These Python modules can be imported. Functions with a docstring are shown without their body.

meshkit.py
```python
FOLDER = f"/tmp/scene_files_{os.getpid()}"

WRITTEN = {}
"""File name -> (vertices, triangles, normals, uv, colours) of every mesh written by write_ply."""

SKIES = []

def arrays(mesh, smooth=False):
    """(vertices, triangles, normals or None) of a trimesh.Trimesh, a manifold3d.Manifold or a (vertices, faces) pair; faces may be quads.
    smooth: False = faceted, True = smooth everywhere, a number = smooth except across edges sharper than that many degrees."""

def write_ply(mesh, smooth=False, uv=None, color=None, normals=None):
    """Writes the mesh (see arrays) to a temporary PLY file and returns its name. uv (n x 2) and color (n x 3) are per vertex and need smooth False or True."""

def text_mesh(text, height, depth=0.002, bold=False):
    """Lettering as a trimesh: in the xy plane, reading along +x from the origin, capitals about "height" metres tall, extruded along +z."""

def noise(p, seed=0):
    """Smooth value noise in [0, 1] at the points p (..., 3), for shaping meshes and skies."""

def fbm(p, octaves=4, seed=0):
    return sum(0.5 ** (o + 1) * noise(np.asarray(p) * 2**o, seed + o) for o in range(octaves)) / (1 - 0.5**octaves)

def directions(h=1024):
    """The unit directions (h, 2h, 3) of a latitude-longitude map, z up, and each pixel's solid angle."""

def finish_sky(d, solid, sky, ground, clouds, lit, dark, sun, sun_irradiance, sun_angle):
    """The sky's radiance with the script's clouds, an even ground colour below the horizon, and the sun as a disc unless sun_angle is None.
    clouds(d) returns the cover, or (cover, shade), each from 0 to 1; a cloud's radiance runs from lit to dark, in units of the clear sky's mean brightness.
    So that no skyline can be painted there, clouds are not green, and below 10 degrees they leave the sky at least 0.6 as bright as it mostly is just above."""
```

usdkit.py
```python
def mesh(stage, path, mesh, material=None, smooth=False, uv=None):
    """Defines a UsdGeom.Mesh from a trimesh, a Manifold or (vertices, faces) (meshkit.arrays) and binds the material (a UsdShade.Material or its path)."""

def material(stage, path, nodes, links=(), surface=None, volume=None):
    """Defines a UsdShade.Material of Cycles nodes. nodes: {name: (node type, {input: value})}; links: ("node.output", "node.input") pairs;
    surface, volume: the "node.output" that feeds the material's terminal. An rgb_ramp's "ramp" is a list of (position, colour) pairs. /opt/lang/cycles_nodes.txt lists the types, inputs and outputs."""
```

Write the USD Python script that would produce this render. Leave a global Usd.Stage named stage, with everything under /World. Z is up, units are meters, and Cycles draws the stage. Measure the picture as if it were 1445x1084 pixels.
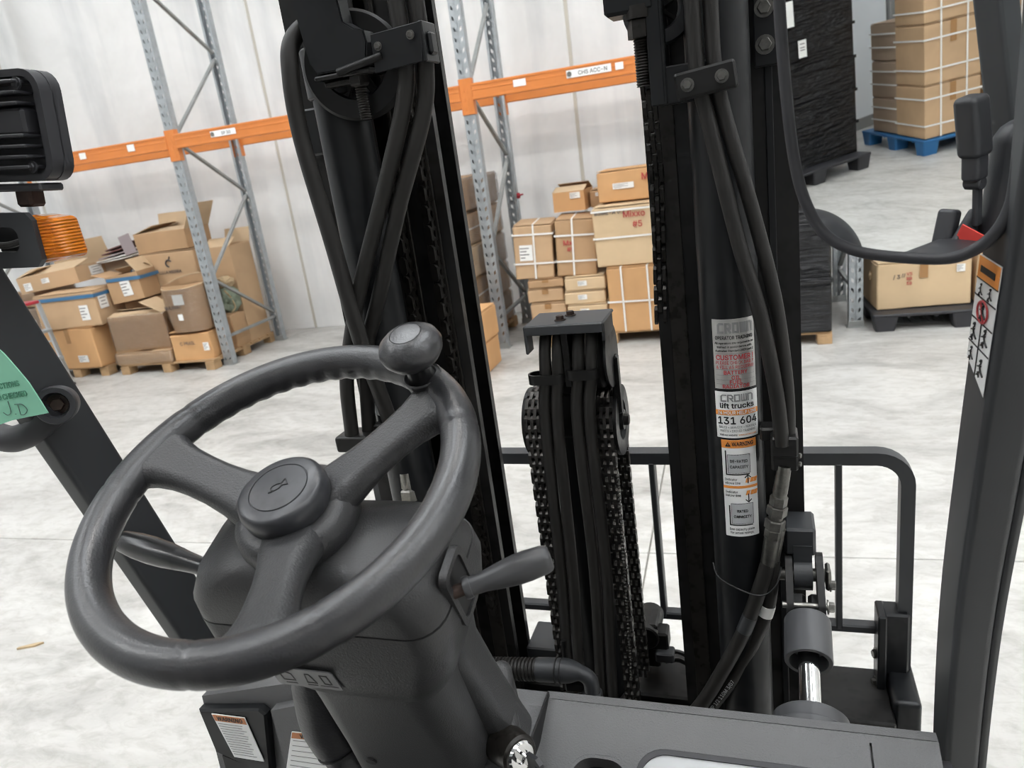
import math, random
import numpy as np, trimesh, manifold3d as m3
from shapely.geometry import Polygon, LineString, box as sbox, Point
from shapely.ops import unary_union
from pxr import Usd, UsdGeom, UsdLux, Gf, Sdf, UsdShade
import usdkit, meshkit

random.seed(7); RNG = np.random.default_rng(7)
stage = Usd.Stage.CreateInMemory()
UsdGeom.SetStageUpAxis(stage, 'Z'); UsdGeom.SetStageMetersPerUnit(stage, 1.0)
UsdGeom.Xform.Define(stage, '/World'); UsdGeom.Scope.Define(stage, '/World/Looks')

# ------------------------------------------------------------------ camera, light, exposure
# world: x to the truck's right, y ahead of the truck, z up, the origin on the floor under the camera
CAM_R = np.array([[0.945, -0.031, -0.327], [0.3, -0.323, 0.898], [-0.133, -0.946, -0.296]])
_u, _s, _vt = np.linalg.svd(CAM_R); CAM_R = _u @ _vt           # columns: right, down, forward
EYE = np.array([0, 0, 1.62])
cam = UsdGeom.Camera.Define(stage, '/World/Camera')
FOCAL = 6.86
cam.CreateFocalLengthAttr(FOCAL); cam.CreateHorizontalApertureAttr(FOCAL * 1445 / 1050.)
cam.CreateVerticalApertureAttr(FOCAL * 1084 / 1050.)
cam.CreateFStopAttr(2.6); cam.CreateFocusDistanceAttr(0.95); cam.CreateClippingRangeAttr((0.02, 200.0))
cam.CreateExposureAttr(0.22)
_m = np.eye(4); _m[0, :3] = CAM_R[:, 0]; _m[1, :3] = -CAM_R[:, 1]; _m[2, :3] = -CAM_R[:, 2]; _m[3, :3] = EYE
cam.AddTransformOp().Set(Gf.Matrix4d(_m.tolist()))
dome = UsdLux.DomeLight.Define(stage, '/World/Sky'); dome.CreateIntensityAttr(1.0)
_dm = usdkit.material(stage, '/World/Looks/sky', {'s': ('sky_texture', {'sky_type': 'hosek_wilkie', 'turbidity': 4.0, 'sun_direction': (0.5, -0.3, 0.8)}),
      'h': ('hsv', {'saturation': 0.25}), 'b': ('background_shader', {'strength': 3.0})}, [('s.color', 'h.color'), ('h.color', 'b.color')], surface='b.background')
UsdShade.MaterialBindingAPI.Apply(dome.GetPrim()).Bind(_dm)
LAMP = 42.0        # radiance of the high-bay diffusers
DAY = 9.0         # radiance of the translucent roof sheets

# ------------------------------------------------------------------ mesh helpers
A = np.asarray
def unit(v): v = A(v, float); return v / np.linalg.norm(v)
def cat(*ms): return trimesh.util.concatenate([m for m in ms if m is not None])
def cbox(sx, sy, sz, c=0.0, at=(0, 0, 0)):
    """box of that size centred on at, its edges chamfered by c"""
    if c <= 0:
        m = trimesh.creation.box((sx, sy, sz))
    else:
        h = A([sx, sy, sz]) / 2; pts = []
        for s in np.ndindex(2, 2, 2):
            s = A(s) * 2 - 1
            for k in range(3):
                e = np.full(3, -c); e[k] = 0; pts.append(s * (h + e))
        m = trimesh.convex.convex_hull(A(pts))
    m.apply_translation(at); return m
def rbox(sx, sy, sz, r, seg=12, at=(0, 0, 0)):
    h = np.maximum(A([sx, sy, sz]) / 2 - r, 1e-5); s = m3.Manifold.sphere(r, seg)
    m = m3.Manifold.batch_hull([s.translate(tuple((A(k) * 2 - 1) * h)) for k in np.ndindex(2, 2, 2)])
    return tri(m, at)
def tri(m, at=(0, 0, 0)):
    q = m.to_mesh(); t = trimesh.Trimesh(q.vert_properties[:, :3], q.tri_verts, process=False); t.apply_translation(at); return t
def mani(t):
    t = trimesh.Trimesh(t.vertices, t.faces, process=True)
    return m3.Manifold(m3.Mesh(np.asarray(t.vertices, np.float32), np.asarray(t.faces, np.uint32)))
def basis(z, x=None):
    z = unit(z)
    if x is None: x = [1, 0, 0] if abs(z[0]) < 0.9 else [0, 1, 0]
    x = A(x, float); x = unit(x - z * (x @ z)); y = np.cross(z, x); return np.stack([x, y, z], 1)
def place(m, o=(0, 0, 0), B=None):
    T = np.eye(4)
    if B is not None: T[:3, :3] = B
    T[:3, 3] = o; m = m.copy(); m.apply_transform(T); return m
def rz(m, deg, o=(0, 0, 0)):
    m = m.copy(); m.apply_transform(trimesh.transformations.rotation_matrix(math.radians(deg), [0, 0, 1], o)); return m
def rot(m, deg, ax, o=(0, 0, 0)):
    m = m.copy(); m.apply_transform(trimesh.transformations.rotation_matrix(math.radians(deg), ax, o)); return m
def cyl(a, b, r, n=20, r2=None, c=0.0):
    """capped cylinder (or cone) from a to b; c chamfers its ends"""
    a, b = A(a, float), A(b, float); L = np.linalg.norm(b - a); r2 = r if r2 is None else r2
    pr = [(0, 0), (max(r - c, 1e-5), 0), (r, c), (r2, L - c), (max(r2 - c, 1e-5), L), (0, L)] if c else [(0, 0), (r, 0), (r2, L), (0, L)]
    return lathe(pr, a, b - a, n)
def lathe(pr, o=(0, 0, 0), ax=(0, 0, 1), n=32, x=None):
    m = trimesh.creation.revolve(A(pr, float), sections=n); m = place(m, o, basis(ax, x))
    if m.volume < 0: m.invert()
    return m
def ring(R, r, o, ax, n=48, k=12, a0=0, a1=360):
    t = np.radians(np.linspace(a0, a1, n + 1 if a1 - a0 < 360 else n, endpoint=a1 - a0 < 360))
    B = basis(ax); P = A(o) + R * (np.cos(t)[:, None] * B[:, 0] + np.sin(t)[:, None] * B[:, 1])
    return tube(P, r, k, closed=a1 - a0 >= 360)
def spline(P, n=8):
    """Catmull-Rom through the points"""
    P = A(P, float); Q = np.vstack([2 * P[0] - P[1], P, 2 * P[-1] - P[-2]]); out = []
    for i in range(len(P) - 1):
        a, b, c, d = Q[i:i + 4]
        for t in np.linspace(0, 1, n, endpoint=False):
            out.append(0.5 * (2 * b + (c - a) * t + (2 * a - 5 * b + 4 * c - d) * t * t + (3 * b - a - 3 * c + d) * t ** 3))
    return A(out + [P[-1]])
def tube(P, r, k=12, closed=False, sq=None):
    P = A(P, float); n = len(P)
    T = (np.roll(P, -1, 0) - np.roll(P, 1, 0)) if closed else np.gradient(P, axis=0)
    T /= np.linalg.norm(T, axis=1, keepdims=True)
    N = np.zeros_like(P); N[0] = basis(T[0])[:, 0]
    for i in range(1, n):
        v = N[i - 1] - T[i] * (N[i - 1] @ T[i]); N[i] = unit(v)
    Bn = np.cross(T, N); a = np.arange(k) * 2 * np.pi / k; r = np.broadcast_to(r, (n,))
    V = P[:, None] + r[:, None, None] * (np.cos(a)[None, :, None] * N[:, None] + np.sin(a)[None, :, None] * Bn[:, None])
    return rings(V, closed)
def rings(V, closed=False):
    """a list of rings with as many points each, skinned and capped"""
    V = A(V, float); n, k = V.shape[:2]; F = []
    idx = np.arange(n * k).reshape(n, k)
    for i in range(n if closed else n - 1):
        a, b = idx[i], idx[(i + 1) % n]; a2, b2 = np.roll(a, -1), np.roll(b, -1)
        F += np.vstack([np.stack([a, a2, b2], 1), np.stack([a, b2, b], 1)]).tolist()
    v = V.reshape(-1, 3)
    if not closed:
        v = np.vstack([v, V[0].mean(0), V[-1].mean(0)]); c0, c1 = n * k, n * k + 1
        for j in range(k): F.append([c0, idx[0][(j + 1) % k], idx[0][j]]); F.append([c1, idx[-1][j], idx[-1][(j + 1) % k]])
    m = trimesh.Trimesh(v, A(F), process=False)
    if m.volume < 0: m.invert()
    return m
def rrect(w, h, r, n=5):
    """points of a rounded rectangle centred on 0"""
    r = min(r, w / 2 - 1e-5, h / 2 - 1e-5); P = []
    for cx, cy, a0 in ((w / 2 - r, h / 2 - r, 0), (-w / 2 + r, h / 2 - r, 90), (-w / 2 + r, -h / 2 + r, 180), (w / 2 - r, -h / 2 + r, 270)):
        for a in np.radians(np.linspace(a0, a0 + 90, n)): P.append((cx + r * math.cos(a), cy + r * math.sin(a)))
    return A(P)
def prism(poly, d, o=(0, 0, 0), B=None, c=0.0):
    """extrudes a polygon (points or shapely) by d along its own z, then places it; c chamfers both rims"""
    g = poly if hasattr(poly, 'geom_type') else Polygon(poly)
    gs = list(getattr(g, 'geoms', [g])); out = []
    for g in gs:
        if c > 0:
            cs = m3.CrossSection([np.asarray(g.exterior.coords)[:-1]] + [np.asarray(i.coords)[:-1] for i in g.interiors], m3.FillRule.EvenOdd)
            small = cs.offset(-c, m3.JoinType.Miter)
            mid = cs.extrude(d - 2 * c).translate((0, 0, c))
            top = m3.Manifold.hull(small.extrude(d)) if len(g.interiors) == 0 and g.equals(g.convex_hull) else small.extrude(d)
            m = (mid + small.extrude(d)) if not (len(g.interiors) == 0 and g.convex_hull.area - g.area < 1e-9) else m3.Manifold.batch_hull([mid, small.extrude(d)])
            out.append(tri(m))
        else:
            out.append(trimesh.creation.extrude_polygon(g, d, engine='earcut'))
    return place(cat(*out), o, B)
YZ = np.stack([[0, 1, 0], [0, 0, 1], [1, 0, 0]], 1).astype(float)     # a profile drawn in (y, z), extruded along x
XZ = np.stack([[1, 0, 0], [0, 0, 1], [0, -1, 0]], 1).astype(float)    # a profile drawn in (x, z), extruded towards -y
def hexbolt(o, ax, r=0.007, h=0.006, washer=True):
    m = [lathe([(0, 0), (r, 0), (r, h * .8), (r * .86, h), (0, h)], o, ax, 6)]
    if washer: m.append(lathe([(0, -.001), (r * 1.4, -.001), (r * 1.4, .0012), (0, .0012)], o, ax, 16))
    return cat(*m)
def text(s, h, o, right, up, d=0.0004, bold=False, align='c'):
    m = meshkit.text_mesh(s, h, d, bold); x0, x1 = m.bounds[0][0], m.bounds[1][0]
    m.apply_translation((-(x0 + x1) / 2 if align == 'c' else (-x0 if align == 'l' else -x1), 0, 0))
    r_, u_ = unit(right), unit(up); return place(m, o, np.stack([r_, u_, np.cross(r_, u_)], 1))

# ------------------------------------------------------------------ things, parts, labels
_used = {}
def numbered(path):
    k = _used.get(path, 0); _used[path] = k + 1
    return path if k == 0 else f'{path}_{k:03d}'
class T:
    def __init__(s, name, label, category, loc=(0, 0, 0), deg=0.0, group=None, kind=None):
        s.path = numbered('/World/' + name); s.loc = A(loc, float); s.deg = deg
        x = UsdGeom.Xform.Define(stage, s.path); x.AddTranslateOp().Set(Gf.Vec3d(*map(float, s.loc))); x.AddRotateZOp().Set(float(deg))
        s.prim = x.GetPrim(); s.name = name; s.cat = category
        for k, v in (('label', label), ('category', category), ('group', group), ('kind', kind)):
            if v: s.prim.SetCustomDataByKey(k, v)
    def add(s, name, mesh, mat, smooth=32, parent=None, label=None, local=False, kind=None):
        """a part (or, with parent, a sub-part); meshes come in world coordinates unless local"""
        p = numbered((parent or s.path) + '/' + name); m = mesh.copy()
        if not local:
            m.apply_translation(-s.loc)
            if s.deg: m = rz(m, -s.deg)
        usdkit.mesh(stage, p, m, mat, smooth=smooth)
        if label: stage.GetPrimAtPath(p).SetCustomDataByKey('label', label)
        if kind: stage.GetPrimAtPath(p).SetCustomDataByKey('kind', kind)
        return p
    def copy(s, loc, deg, label, group=None):
        q = T(s.name, label, s.cat, loc, deg, group or s.prim.GetCustomDataByKey('group'))
        q.prim.GetReferences().AddInternalReference(s.prim.GetPath()); q.prim.SetInstanceable(True); return q
def struct(name, mesh, mat, smooth=False, parts=None):
    p = numbered('/World/' + name)
    if parts is None: usdkit.mesh(stage, p, mesh, mat, smooth=smooth)
    else:
        UsdGeom.Xform.Define(stage, p)
        for nm, m, mt in parts: usdkit.mesh(stage, numbered(p + '/' + nm), m, mt, smooth=30)
    stage.GetPrimAtPath(p).SetCustomDataByKey('kind', 'structure')

# ------------------------------------------------------------------ materials
def L(name): return '/World/Looks/' + name
def srgb(*c): return tuple(((x / 255 + .055) / 1.055) ** 2.4 if x > 10 else x / 255 / 12.92 for x in c)
def mat(name, col, rough=.5, metal=0., noise=None, bump=None, vary=None, rnoise=None, **kw):
    """principled with optional colour mottling noise=(scale, dark, detail), relief bump=(scale, distance), and roughness noise"""
    nodes = {'p': ('principled_bsdf', {'base_color': col, 'roughness': rough, 'metallic': metal, **kw})}; links = []
    if noise or bump or rnoise: nodes['tc'] = ('texture_coordinate', {})
    src = None
    if noise:
        sc, dark, det = noise
        nodes['n'] = ('noise_texture', {'scale': sc, 'detail': det, 'roughness': .6})
        nodes['r'] = ('rgb_ramp', {'ramp': [(.3, tuple(c * dark for c in col)), (.7, col)]})
        links += [('tc.object', 'n.vector'), ('n.fac', 'r.fac')]; src = 'r.color'
    if vary:
        nodes['oi'] = ('object_info', {}); nodes['mr'] = ('map_range', {'from_min': 0., 'from_max': 1., 'to_min': 1 - vary, 'to_max': 1 + vary * .6})
        nodes['hv'] = ('hsv', {'color': col}); links += [('oi.random', 'mr.value'), ('mr.result', 'hv.value')]
        if src: links.append((src, 'hv.color'))
        src = 'hv.color'
    if src: links.append((src, 'p.base_color'))
    if rnoise:
        sc, lo, hi = rnoise
        nodes['rn'] = ('noise_texture', {'scale': sc, 'detail': 4.}); nodes['rm'] = ('map_range', {'from_min': .35, 'from_max': .65, 'to_min': lo, 'to_max': hi, 'clamp': True})
        links += [('tc.object', 'rn.vector'), ('rn.fac', 'rm.value'), ('rm.result', 'p.roughness')]
    if bump:
        sc, dist = bump[:2]
        nodes['bn'] = ('noise_texture', {'scale': sc, 'detail': bump[2] if len(bump) > 2 else 2.}); nodes['bu'] = ('bump', {'strength': 1., 'distance': dist})
        links += [('tc.object', 'bn.vector'), ('bn.fac', 'bu.height'), ('bu.normal', 'p.normal')]
    usdkit.material(stage, L(name), nodes, links, surface='p.BSDF'); return L(name)
BLACK = mat('black_paint', (.0075, .0083, .0095), .4, noise=(9, .8, 4), rnoise=(14, .32, .5), specular_ior_level=.32)
BLACK2 = mat('black_satin_steel', (.0085, .0082, .008), .38, noise=(6, .7, 4), rnoise=(20, .28, .5), specular_ior_level=.32)
GREASE = mat('greasy_steel', (.02, .0175, .015), .38, .35, noise=(40, .5, 4), rnoise=(60, .25, .55))
LINK = mat('chain_steel', (.085, .08, .075), .34, .8, noise=(90, .35, 3))
RUBBER = mat('hose_rubber', (.0165, .0152, .014), .5, specular_ior_level=.35, noise=(24, .75, 4), bump=(900, .0002))
GUARD = mat('guard_paint', (.030, .032, .035), .45, noise=(7, .88, 3), bump=(700, .00012))
PLASTIC = mat('grained_plastic', (.029, .029, .030), .45, noise=(12, .92, 3), bump=(620, .00035, 1.))
DASH = mat('grained_dash', (.105, .105, .107), .55, noise=(8, .94, 3), bump=(480, .0005, 1.))
WHEEL = mat('wheel_rubber', (.0225, .0225, .0245), .3, noise=(18, .9, 4), bump=(520, .00022, 1.5), rnoise=(16, .28, .37), specular_ior_level=.7)
WHEELS = mat('wheel_spoke_rubber', (.030, .030, .0315), .40, noise=(18, .9, 4), bump=(560, .0005, 1.))
HORN = mat('horn_cap_plastic', (.031, .032, .036), .36, noise=(25, .9, 4), rnoise=(60, .3, .42))
LEVER = mat('lever_plastic', (.009, .009, .0095), .24, specular_ior_level=.4)
LEVERG = mat('lever_worn_plastic', (.043, .043, .045), .38)
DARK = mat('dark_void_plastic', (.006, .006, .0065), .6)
CAST = mat('cast_grey_paint', (.055, .056, .06), .45, noise=(10, .9, 3))
CHROME = mat('chrome', (.78, .78, .78), .1, 1.)
ZINC = mat('zinc_fitting', (.42, .41, .38), .33, 1., noise=(60, .55, 4))
STEEL = mat('worn_steel', (.2, .195, .18), .36, .9, noise=(70, .5, 4))
RUST = mat('rusty_steel', (.055, .032, .024), .65, .2, noise=(120, .5, 4))
GALV = mat('galvanised_steel', (.46, .49, .51), .42, .55, noise=(16, .78, 5), rnoise=(20, .34, .52))
GALVD = mat('galvanised_brace', (.36, .37, .36), .5, .5, noise=(10, .8, 4))
ORANGE = mat('orange_paint', (.66, .215, .05), .42, noise=(6, .9, 3))
def cardboard(name, col, dark=.86):
    nodes = {'tc': ('texture_coordinate', {}), 'n': ('noise_texture', {'scale': 2.2, 'detail': 5., 'roughness': .6}),
             'r': ('rgb_ramp', {'ramp': [(.3, tuple(c * dark for c in col)), (.62, col)]}),
             'w': ('wave_texture', {'scale': 38., 'distortion': .4, 'bands_direction': 'x'}), 'b': ('bump', {'strength': .25, 'distance': .001}),
             'n2': ('noise_texture', {'scale': 9., 'detail': 3.}), 'b2': ('bump', {'strength': .5, 'distance': .006}),
             'p': ('principled_bsdf', {'roughness': .75, 'specular_ior_level': .3})}
    usdkit.material(stage, L(name), nodes, [('tc.object', 'n.vector'), ('n.fac', 'r.fac'), ('r.color', 'p.base_color'), ('tc.object', 'w.vector'), ('w.fac', 'b.height'),
                    ('tc.object', 'n2.vector'), ('n2.fac', 'b2.height'), ('b.normal', 'b2.normal'), ('b2.normal', 'p.normal')], surface='p.BSDF'); return L(name)
PLATEG = mat('plate_grey', (.075, .075, .078), .35)
CARD = [cardboard('cardboard_tan', (.545, .365, .215)), cardboard('cardboard_pale', (.66, .485, .30)), cardboard('cardboard_brown', (.475, .30, .165)),
        cardboard('cardboard_orange', (.62, .355, .165)), cardboard('cardboard_greyish', (.41, .30, .215))]
CARDIN = cardboard('cardboard_inside', (.60, .44, .28))
TAPE = mat('parcel_tape', (.36, .19, .075), .25)
BLUET = mat('blue_tape', (.05, .16, .30), .4)
STRAP = mat('white_strap', (.80, .78, .74), .4)
PAPER = mat('paper_label', (.82, .81, .78), .6)
PRINT = mat('label_print', (.12, .11, .11), .7)
REDM = mat('red_marker', (.42, .055, .05), .7)
BLKM = mat('black_marker', (.06, .055, .06), .7)
WOOD = mat('pallet_wood', (.50, .32, .165), .75, noise=(7, .62, 5), bump=(60, .001))
BLKP = mat('black_pallet_plastic', (.028, .028, .032), .5)
BLUEP = mat('blue_pallet_plastic', (.02, .125, .30), .45)
MAROON = mat('maroon_card', (.17, .075, .07), .6)
GREYL = mat('mauve_grey_card', (.33, .28, .29), .6)
GREENB = mat('green_woven_bag', (.27, .32, .24), .7, noise=(9, .7, 4), bump=(14, .02, 4.))
STRAW = mat('crumpled_paper', (.56, .42, .25), .8, noise=(10, .7, 4), bump=(18, .02, 4.))
REDP = mat('red_plastic', (.40, .03, .045), .4)
BELT = mat('red_belt', (.62, .05, .04), .6, bump=(300, .0004))
ALU = mat('ladder_aluminium', (.55, .6, .63), .35, .7)
VINYL = mat('seat_vinyl', (.022, .022, .025), .45, bump=(300, .0004))
WHITE = mat('decal_white', (.80, .80, .79), .35)
SILVER = mat('decal_silver', (.50, .49, .47), .3, .35, noise=(22, .72, 3))
DGREY = mat('decal_grey', (.25, .25, .25), .5)
DLIGHT = mat('decal_light_grey', (.42, .43, .44), .5)
DBLK = mat('decal_black', (.012, .012, .012), .5)
DRED = mat('decal_red', (.50, .05, .055), .5)
DORA = mat('decal_orange', (.82, .30, .06), .45)
DRUST = mat('decal_faded_orange', (.50, .20, .085), .5)
GREENC = mat('green_card', (.21, .50, .345), .6, noise=(5, .93, 3))
GREENT = mat('green_card_print', (.05, .20, .12), .6)
PEN = mat('pen_ink', (.06, .10, .09), .6)
IVORY = mat('shroud_print', (.45, .45, .45), .5)
PATCH = mat('white_paint', (.74, .77, .80), .55, noise=(1.5, .95, 3))
BASEB = mat('baseboard_grey', (.22, .22, .215), .6)
CEIL = mat('ceiling_white', (.74, .75, .76), .7)
MIRROR = mat('mirror_glass', (.90, .92, .92), .0, 1.)
usdkit.material(stage, L('amber_lens'), {'p': ('principled_bsdf', {'base_color': (1.0, .30, .02), 'roughness': .12, 'transmission_weight': .55, 'ior': 1.45}),
    'tc': ('texture_coordinate', {}), 'w': ('wave_texture', {'scale': 95., 'bands_direction': 'z'}), 'b': ('bump', {'strength': .6, 'distance': .002})},
    [('tc.object', 'w.vector'), ('w.fac', 'b.height'), ('b.normal', 'p.normal')], surface='p.BSDF'); AMBER = L('amber_lens')
usdkit.material(stage, L('display_glass'), {'p': ('principled_bsdf', {'base_color': (.5, .51, .52), 'roughness': .06, 'metallic': 0., 'coat_weight': 1.})}, [], surface='p.BSDF'); GLASS = L('display_glass')
def film(name, tint, amount):
    usdkit.material(stage, L(name), {'t': ('transparent_bsdf', {'color': tint}), 'g': ('glossy_bsdf', {'color': (.9, .9, .9), 'roughness': .12}), 'd': ('transparent_bsdf', {'color': (.9, .9, .9)}),
        'tc': ('texture_coordinate', {}), 'mp': ('mapping', {'scale': (9., 9., 45.)}), 'n': ('noise_texture', {'scale': 1., 'detail': 5., 'distortion': 1.4}), 'b': ('bump', {'strength': 1., 'distance': .02}),
        'f': ('fresnel', {'IOR': 1.5}), 'm1': ('mix_closure', {'fac': .25}), 'ma': ('math', {'math_type': 'multiply_add', 'value2': 1., 'value3': amount}), 'm2': ('mix_closure', {})},
        [('tc.object', 'mp.vector'), ('mp.vector', 'n.vector'), ('n.fac', 'b.height'), ('b.normal', 'g.normal'), ('b.normal', 'f.normal'), ('g.BSDF', 'm1.closure1'), ('d.BSDF', 'm1.closure2'),
         ('f.fac', 'ma.value1'), ('ma.value', 'm2.fac'), ('t.BSDF', 'm2.closure1'), ('m1.closure', 'm2.closure2')], surface='m2.closure'); return L(name)
FILM = film('clear_stretch_film', (.985, .985, .985), .05)
usdkit.material(stage, L('black_stretch_film'), {'p': ('principled_bsdf', {'base_color': (.007, .007, .0085), 'roughness': .17, 'specular_ior_level': .5}),
    'tc': ('texture_coordinate', {}), 'mp': ('mapping', {'scale': (1.3, 1.3, 17.), 'rotation': (.12, .10, 0.)}), 'n': ('noise_texture', {'scale': 1.2, 'detail': 6., 'distortion': 1.2}),
    'b': ('bump', {'strength': .9, 'distance': .09}), 'mp2': ('mapping', {'scale': (3., 3., 14.), 'rotation': (.7, .6, 0.)}), 'n2': ('noise_texture', {'scale': 1.5, 'detail': 4., 'distortion': .8}), 'b2': ('bump', {'strength': .8, 'distance': .07})},
    [('tc.object', 'mp.vector'), ('mp.vector', 'n.vector'), ('n.fac', 'b.height'), ('tc.object', 'mp2.vector'), ('mp2.vector', 'n2.vector'), ('n2.fac', 'b2.height'), ('b.normal', 'b2.normal'), ('b2.normal', 'p.normal')], surface='p.BSDF')
BFILM = L('black_stretch_film')
usdkit.material(stage, L('concrete_floor'), {'g': ('geometry', {}), 'mp': ('mapping', {'scale': (.8, 1.5, 1.)}), 'n': ('noise_texture', {'scale': 1.6, 'detail': 7., 'roughness': .62, 'distortion': .9}),
    'r': ('rgb_ramp', {'ramp': [(.30, (.33, .32, .30)), (.44, (.46, .45, .427)), (.60, (.575, .565, .54))]}),
    'n2': ('noise_texture', {'scale': 14., 'detail': 6., 'roughness': .7, 'distortion': .6}), 'r2': ('rgb_ramp', {'ramp': [(.32, (.80, .79, .77)), (.55, (1, 1, 1))]}), 'mx': ('mix_color', {'blend_type': 'multiply', 'fac': 1.}),
    'rr': ('map_range', {'from_min': .3, 'from_max': .7, 'to_min': .5, 'to_max': .3}), 'b': ('bump', {'strength': .15, 'distance': .004}), 'p': ('principled_bsdf', {'specular_ior_level': .4})},
    [('g.position', 'mp.vector'), ('mp.vector', 'n.vector'), ('n.fac', 'r.fac'), ('mp.vector', 'n2.vector'), ('n2.fac', 'r2.fac'), ('r.color', 'mx.a'), ('r2.color', 'mx.b'), ('mx.result', 'p.base_color'),
     ('n.fac', 'rr.value'), ('rr.result', 'p.roughness'), ('n2.fac', 'b.height'), ('b.normal', 'p.normal')], surface='p.BSDF'); FLOOR = L('concrete_floor')
usdkit.material(stage, L('concrete_wall'), {'g': ('geometry', {}), 'n': ('noise_texture', {'scale': .9, 'detail': 7., 'roughness': .62, 'distortion': .4}),
    'r': ('rgb_ramp', {'ramp': [(.30, (.70, .695, .68)), (.5, (.79, .782, .768)), (.66, (.85, .843, .83))]}), 'mp': ('mapping', {'scale': (2.2, 2.2, .22)}),
    'n2': ('noise_texture', {'scale': 1.5, 'detail': 4.}), 'r2': ('rgb_ramp', {'ramp': [(.33, (.86, .87, .88)), (.5, (1, 1, 1))]}), 'mx': ('mix_color', {'blend_type': 'multiply', 'fac': 1.}),
    'p': ('principled_bsdf', {'roughness': .8, 'specular_ior_level': .25})},
    [('g.position', 'n.vector'), ('n.fac', 'r.fac'), ('g.position', 'mp.vector'), ('mp.vector', 'n2.vector'), ('n2.fac', 'r2.fac'), ('r.color', 'mx.a'), ('r2.color', 'mx.b'), ('mx.result', 'p.base_color')], surface='p.BSDF'); WALL = L('concrete_wall')
JOINT = mat('joint_sealant', (.56, .53, .46), .8)
def emit(name, col, s):
    usdkit.material(stage, L(name), {'e': ('emission', {'color': col, 'strength': s})}, [], surface='e.emission'); return L(name)
LAMPM = emit('lamp_diffuser', (1., .98, .95), LAMP); DAYM = emit('daylight_sheet', (.93, .97, 1.), DAY)
#@@BODY@@
# ------------------------------------------------------------------ the building
AL = 2.2
EX = A([math.cos(math.radians(AL)), math.sin(math.radians(AL)), 0]); EY = A([-EX[1], EX[0], 0]); OW = A([-2.192, 5.95, 0])
def W(x, y, z=0.): return OW + x * EX + y * EY + A([0, 0, z])        # the rack line's own frame: x along the racks, y towards the back wall
def inW(m): return place(rz(m, AL), OW)
slabs = []
gx, gy = [-9.0, 1.58, 12.0], [-20.0, -13.35, -3.35, 1.6]
for i in range(2):
    for j in range(3):
        x0, x1, y0, y1 = gx[i] + .003, gx[i + 1] - .003, gy[j] + .003, gy[j + 1] - .003
        slabs.append(('floor_slab', inW(cbox(x1 - x0, y1 - y0, .15, .002, ((x0 + x1) / 2, (y0 + y1) / 2, -.075))), FLOOR))
slabs.append(('joint_filler', inW(cbox(21, 21.6, .05, 0, (1.5, -9.2, -.035))), mat('joint_filler', (.30, .285, .25), .9)))
struct('floor', None, None, parts=slabs)
seams = [-9.36, -6.01, -2.665, .595, 3.85, 7.1, 10.4]; pan = []
for a, b in zip(seams[:-1], seams[1:]):
    pan.append(('wall_panel', inW(cbox(b - a - .034, .18, 7.4, .006, ((a + b) / 2, 1.46, 3.7))), WALL))
pan.append(('joint_sealant', inW(cbox(19.6, .02, 7.4, 0, (.5, 1.3895, 3.7))), JOINT))
struct('wall_back', None, None, parts=pan)
struct('wall_left', inW(cat(cbox(.2, 1.6, 7.4, 0, (-9.3, .8, 3.7)), cbox(.2, 16., 7.4, 0, (-9.3, -12.4, 3.7)), cbox(.2, 4.4, 3., 0, (-9.3, -2.2, 5.9)))), WALL)
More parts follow.
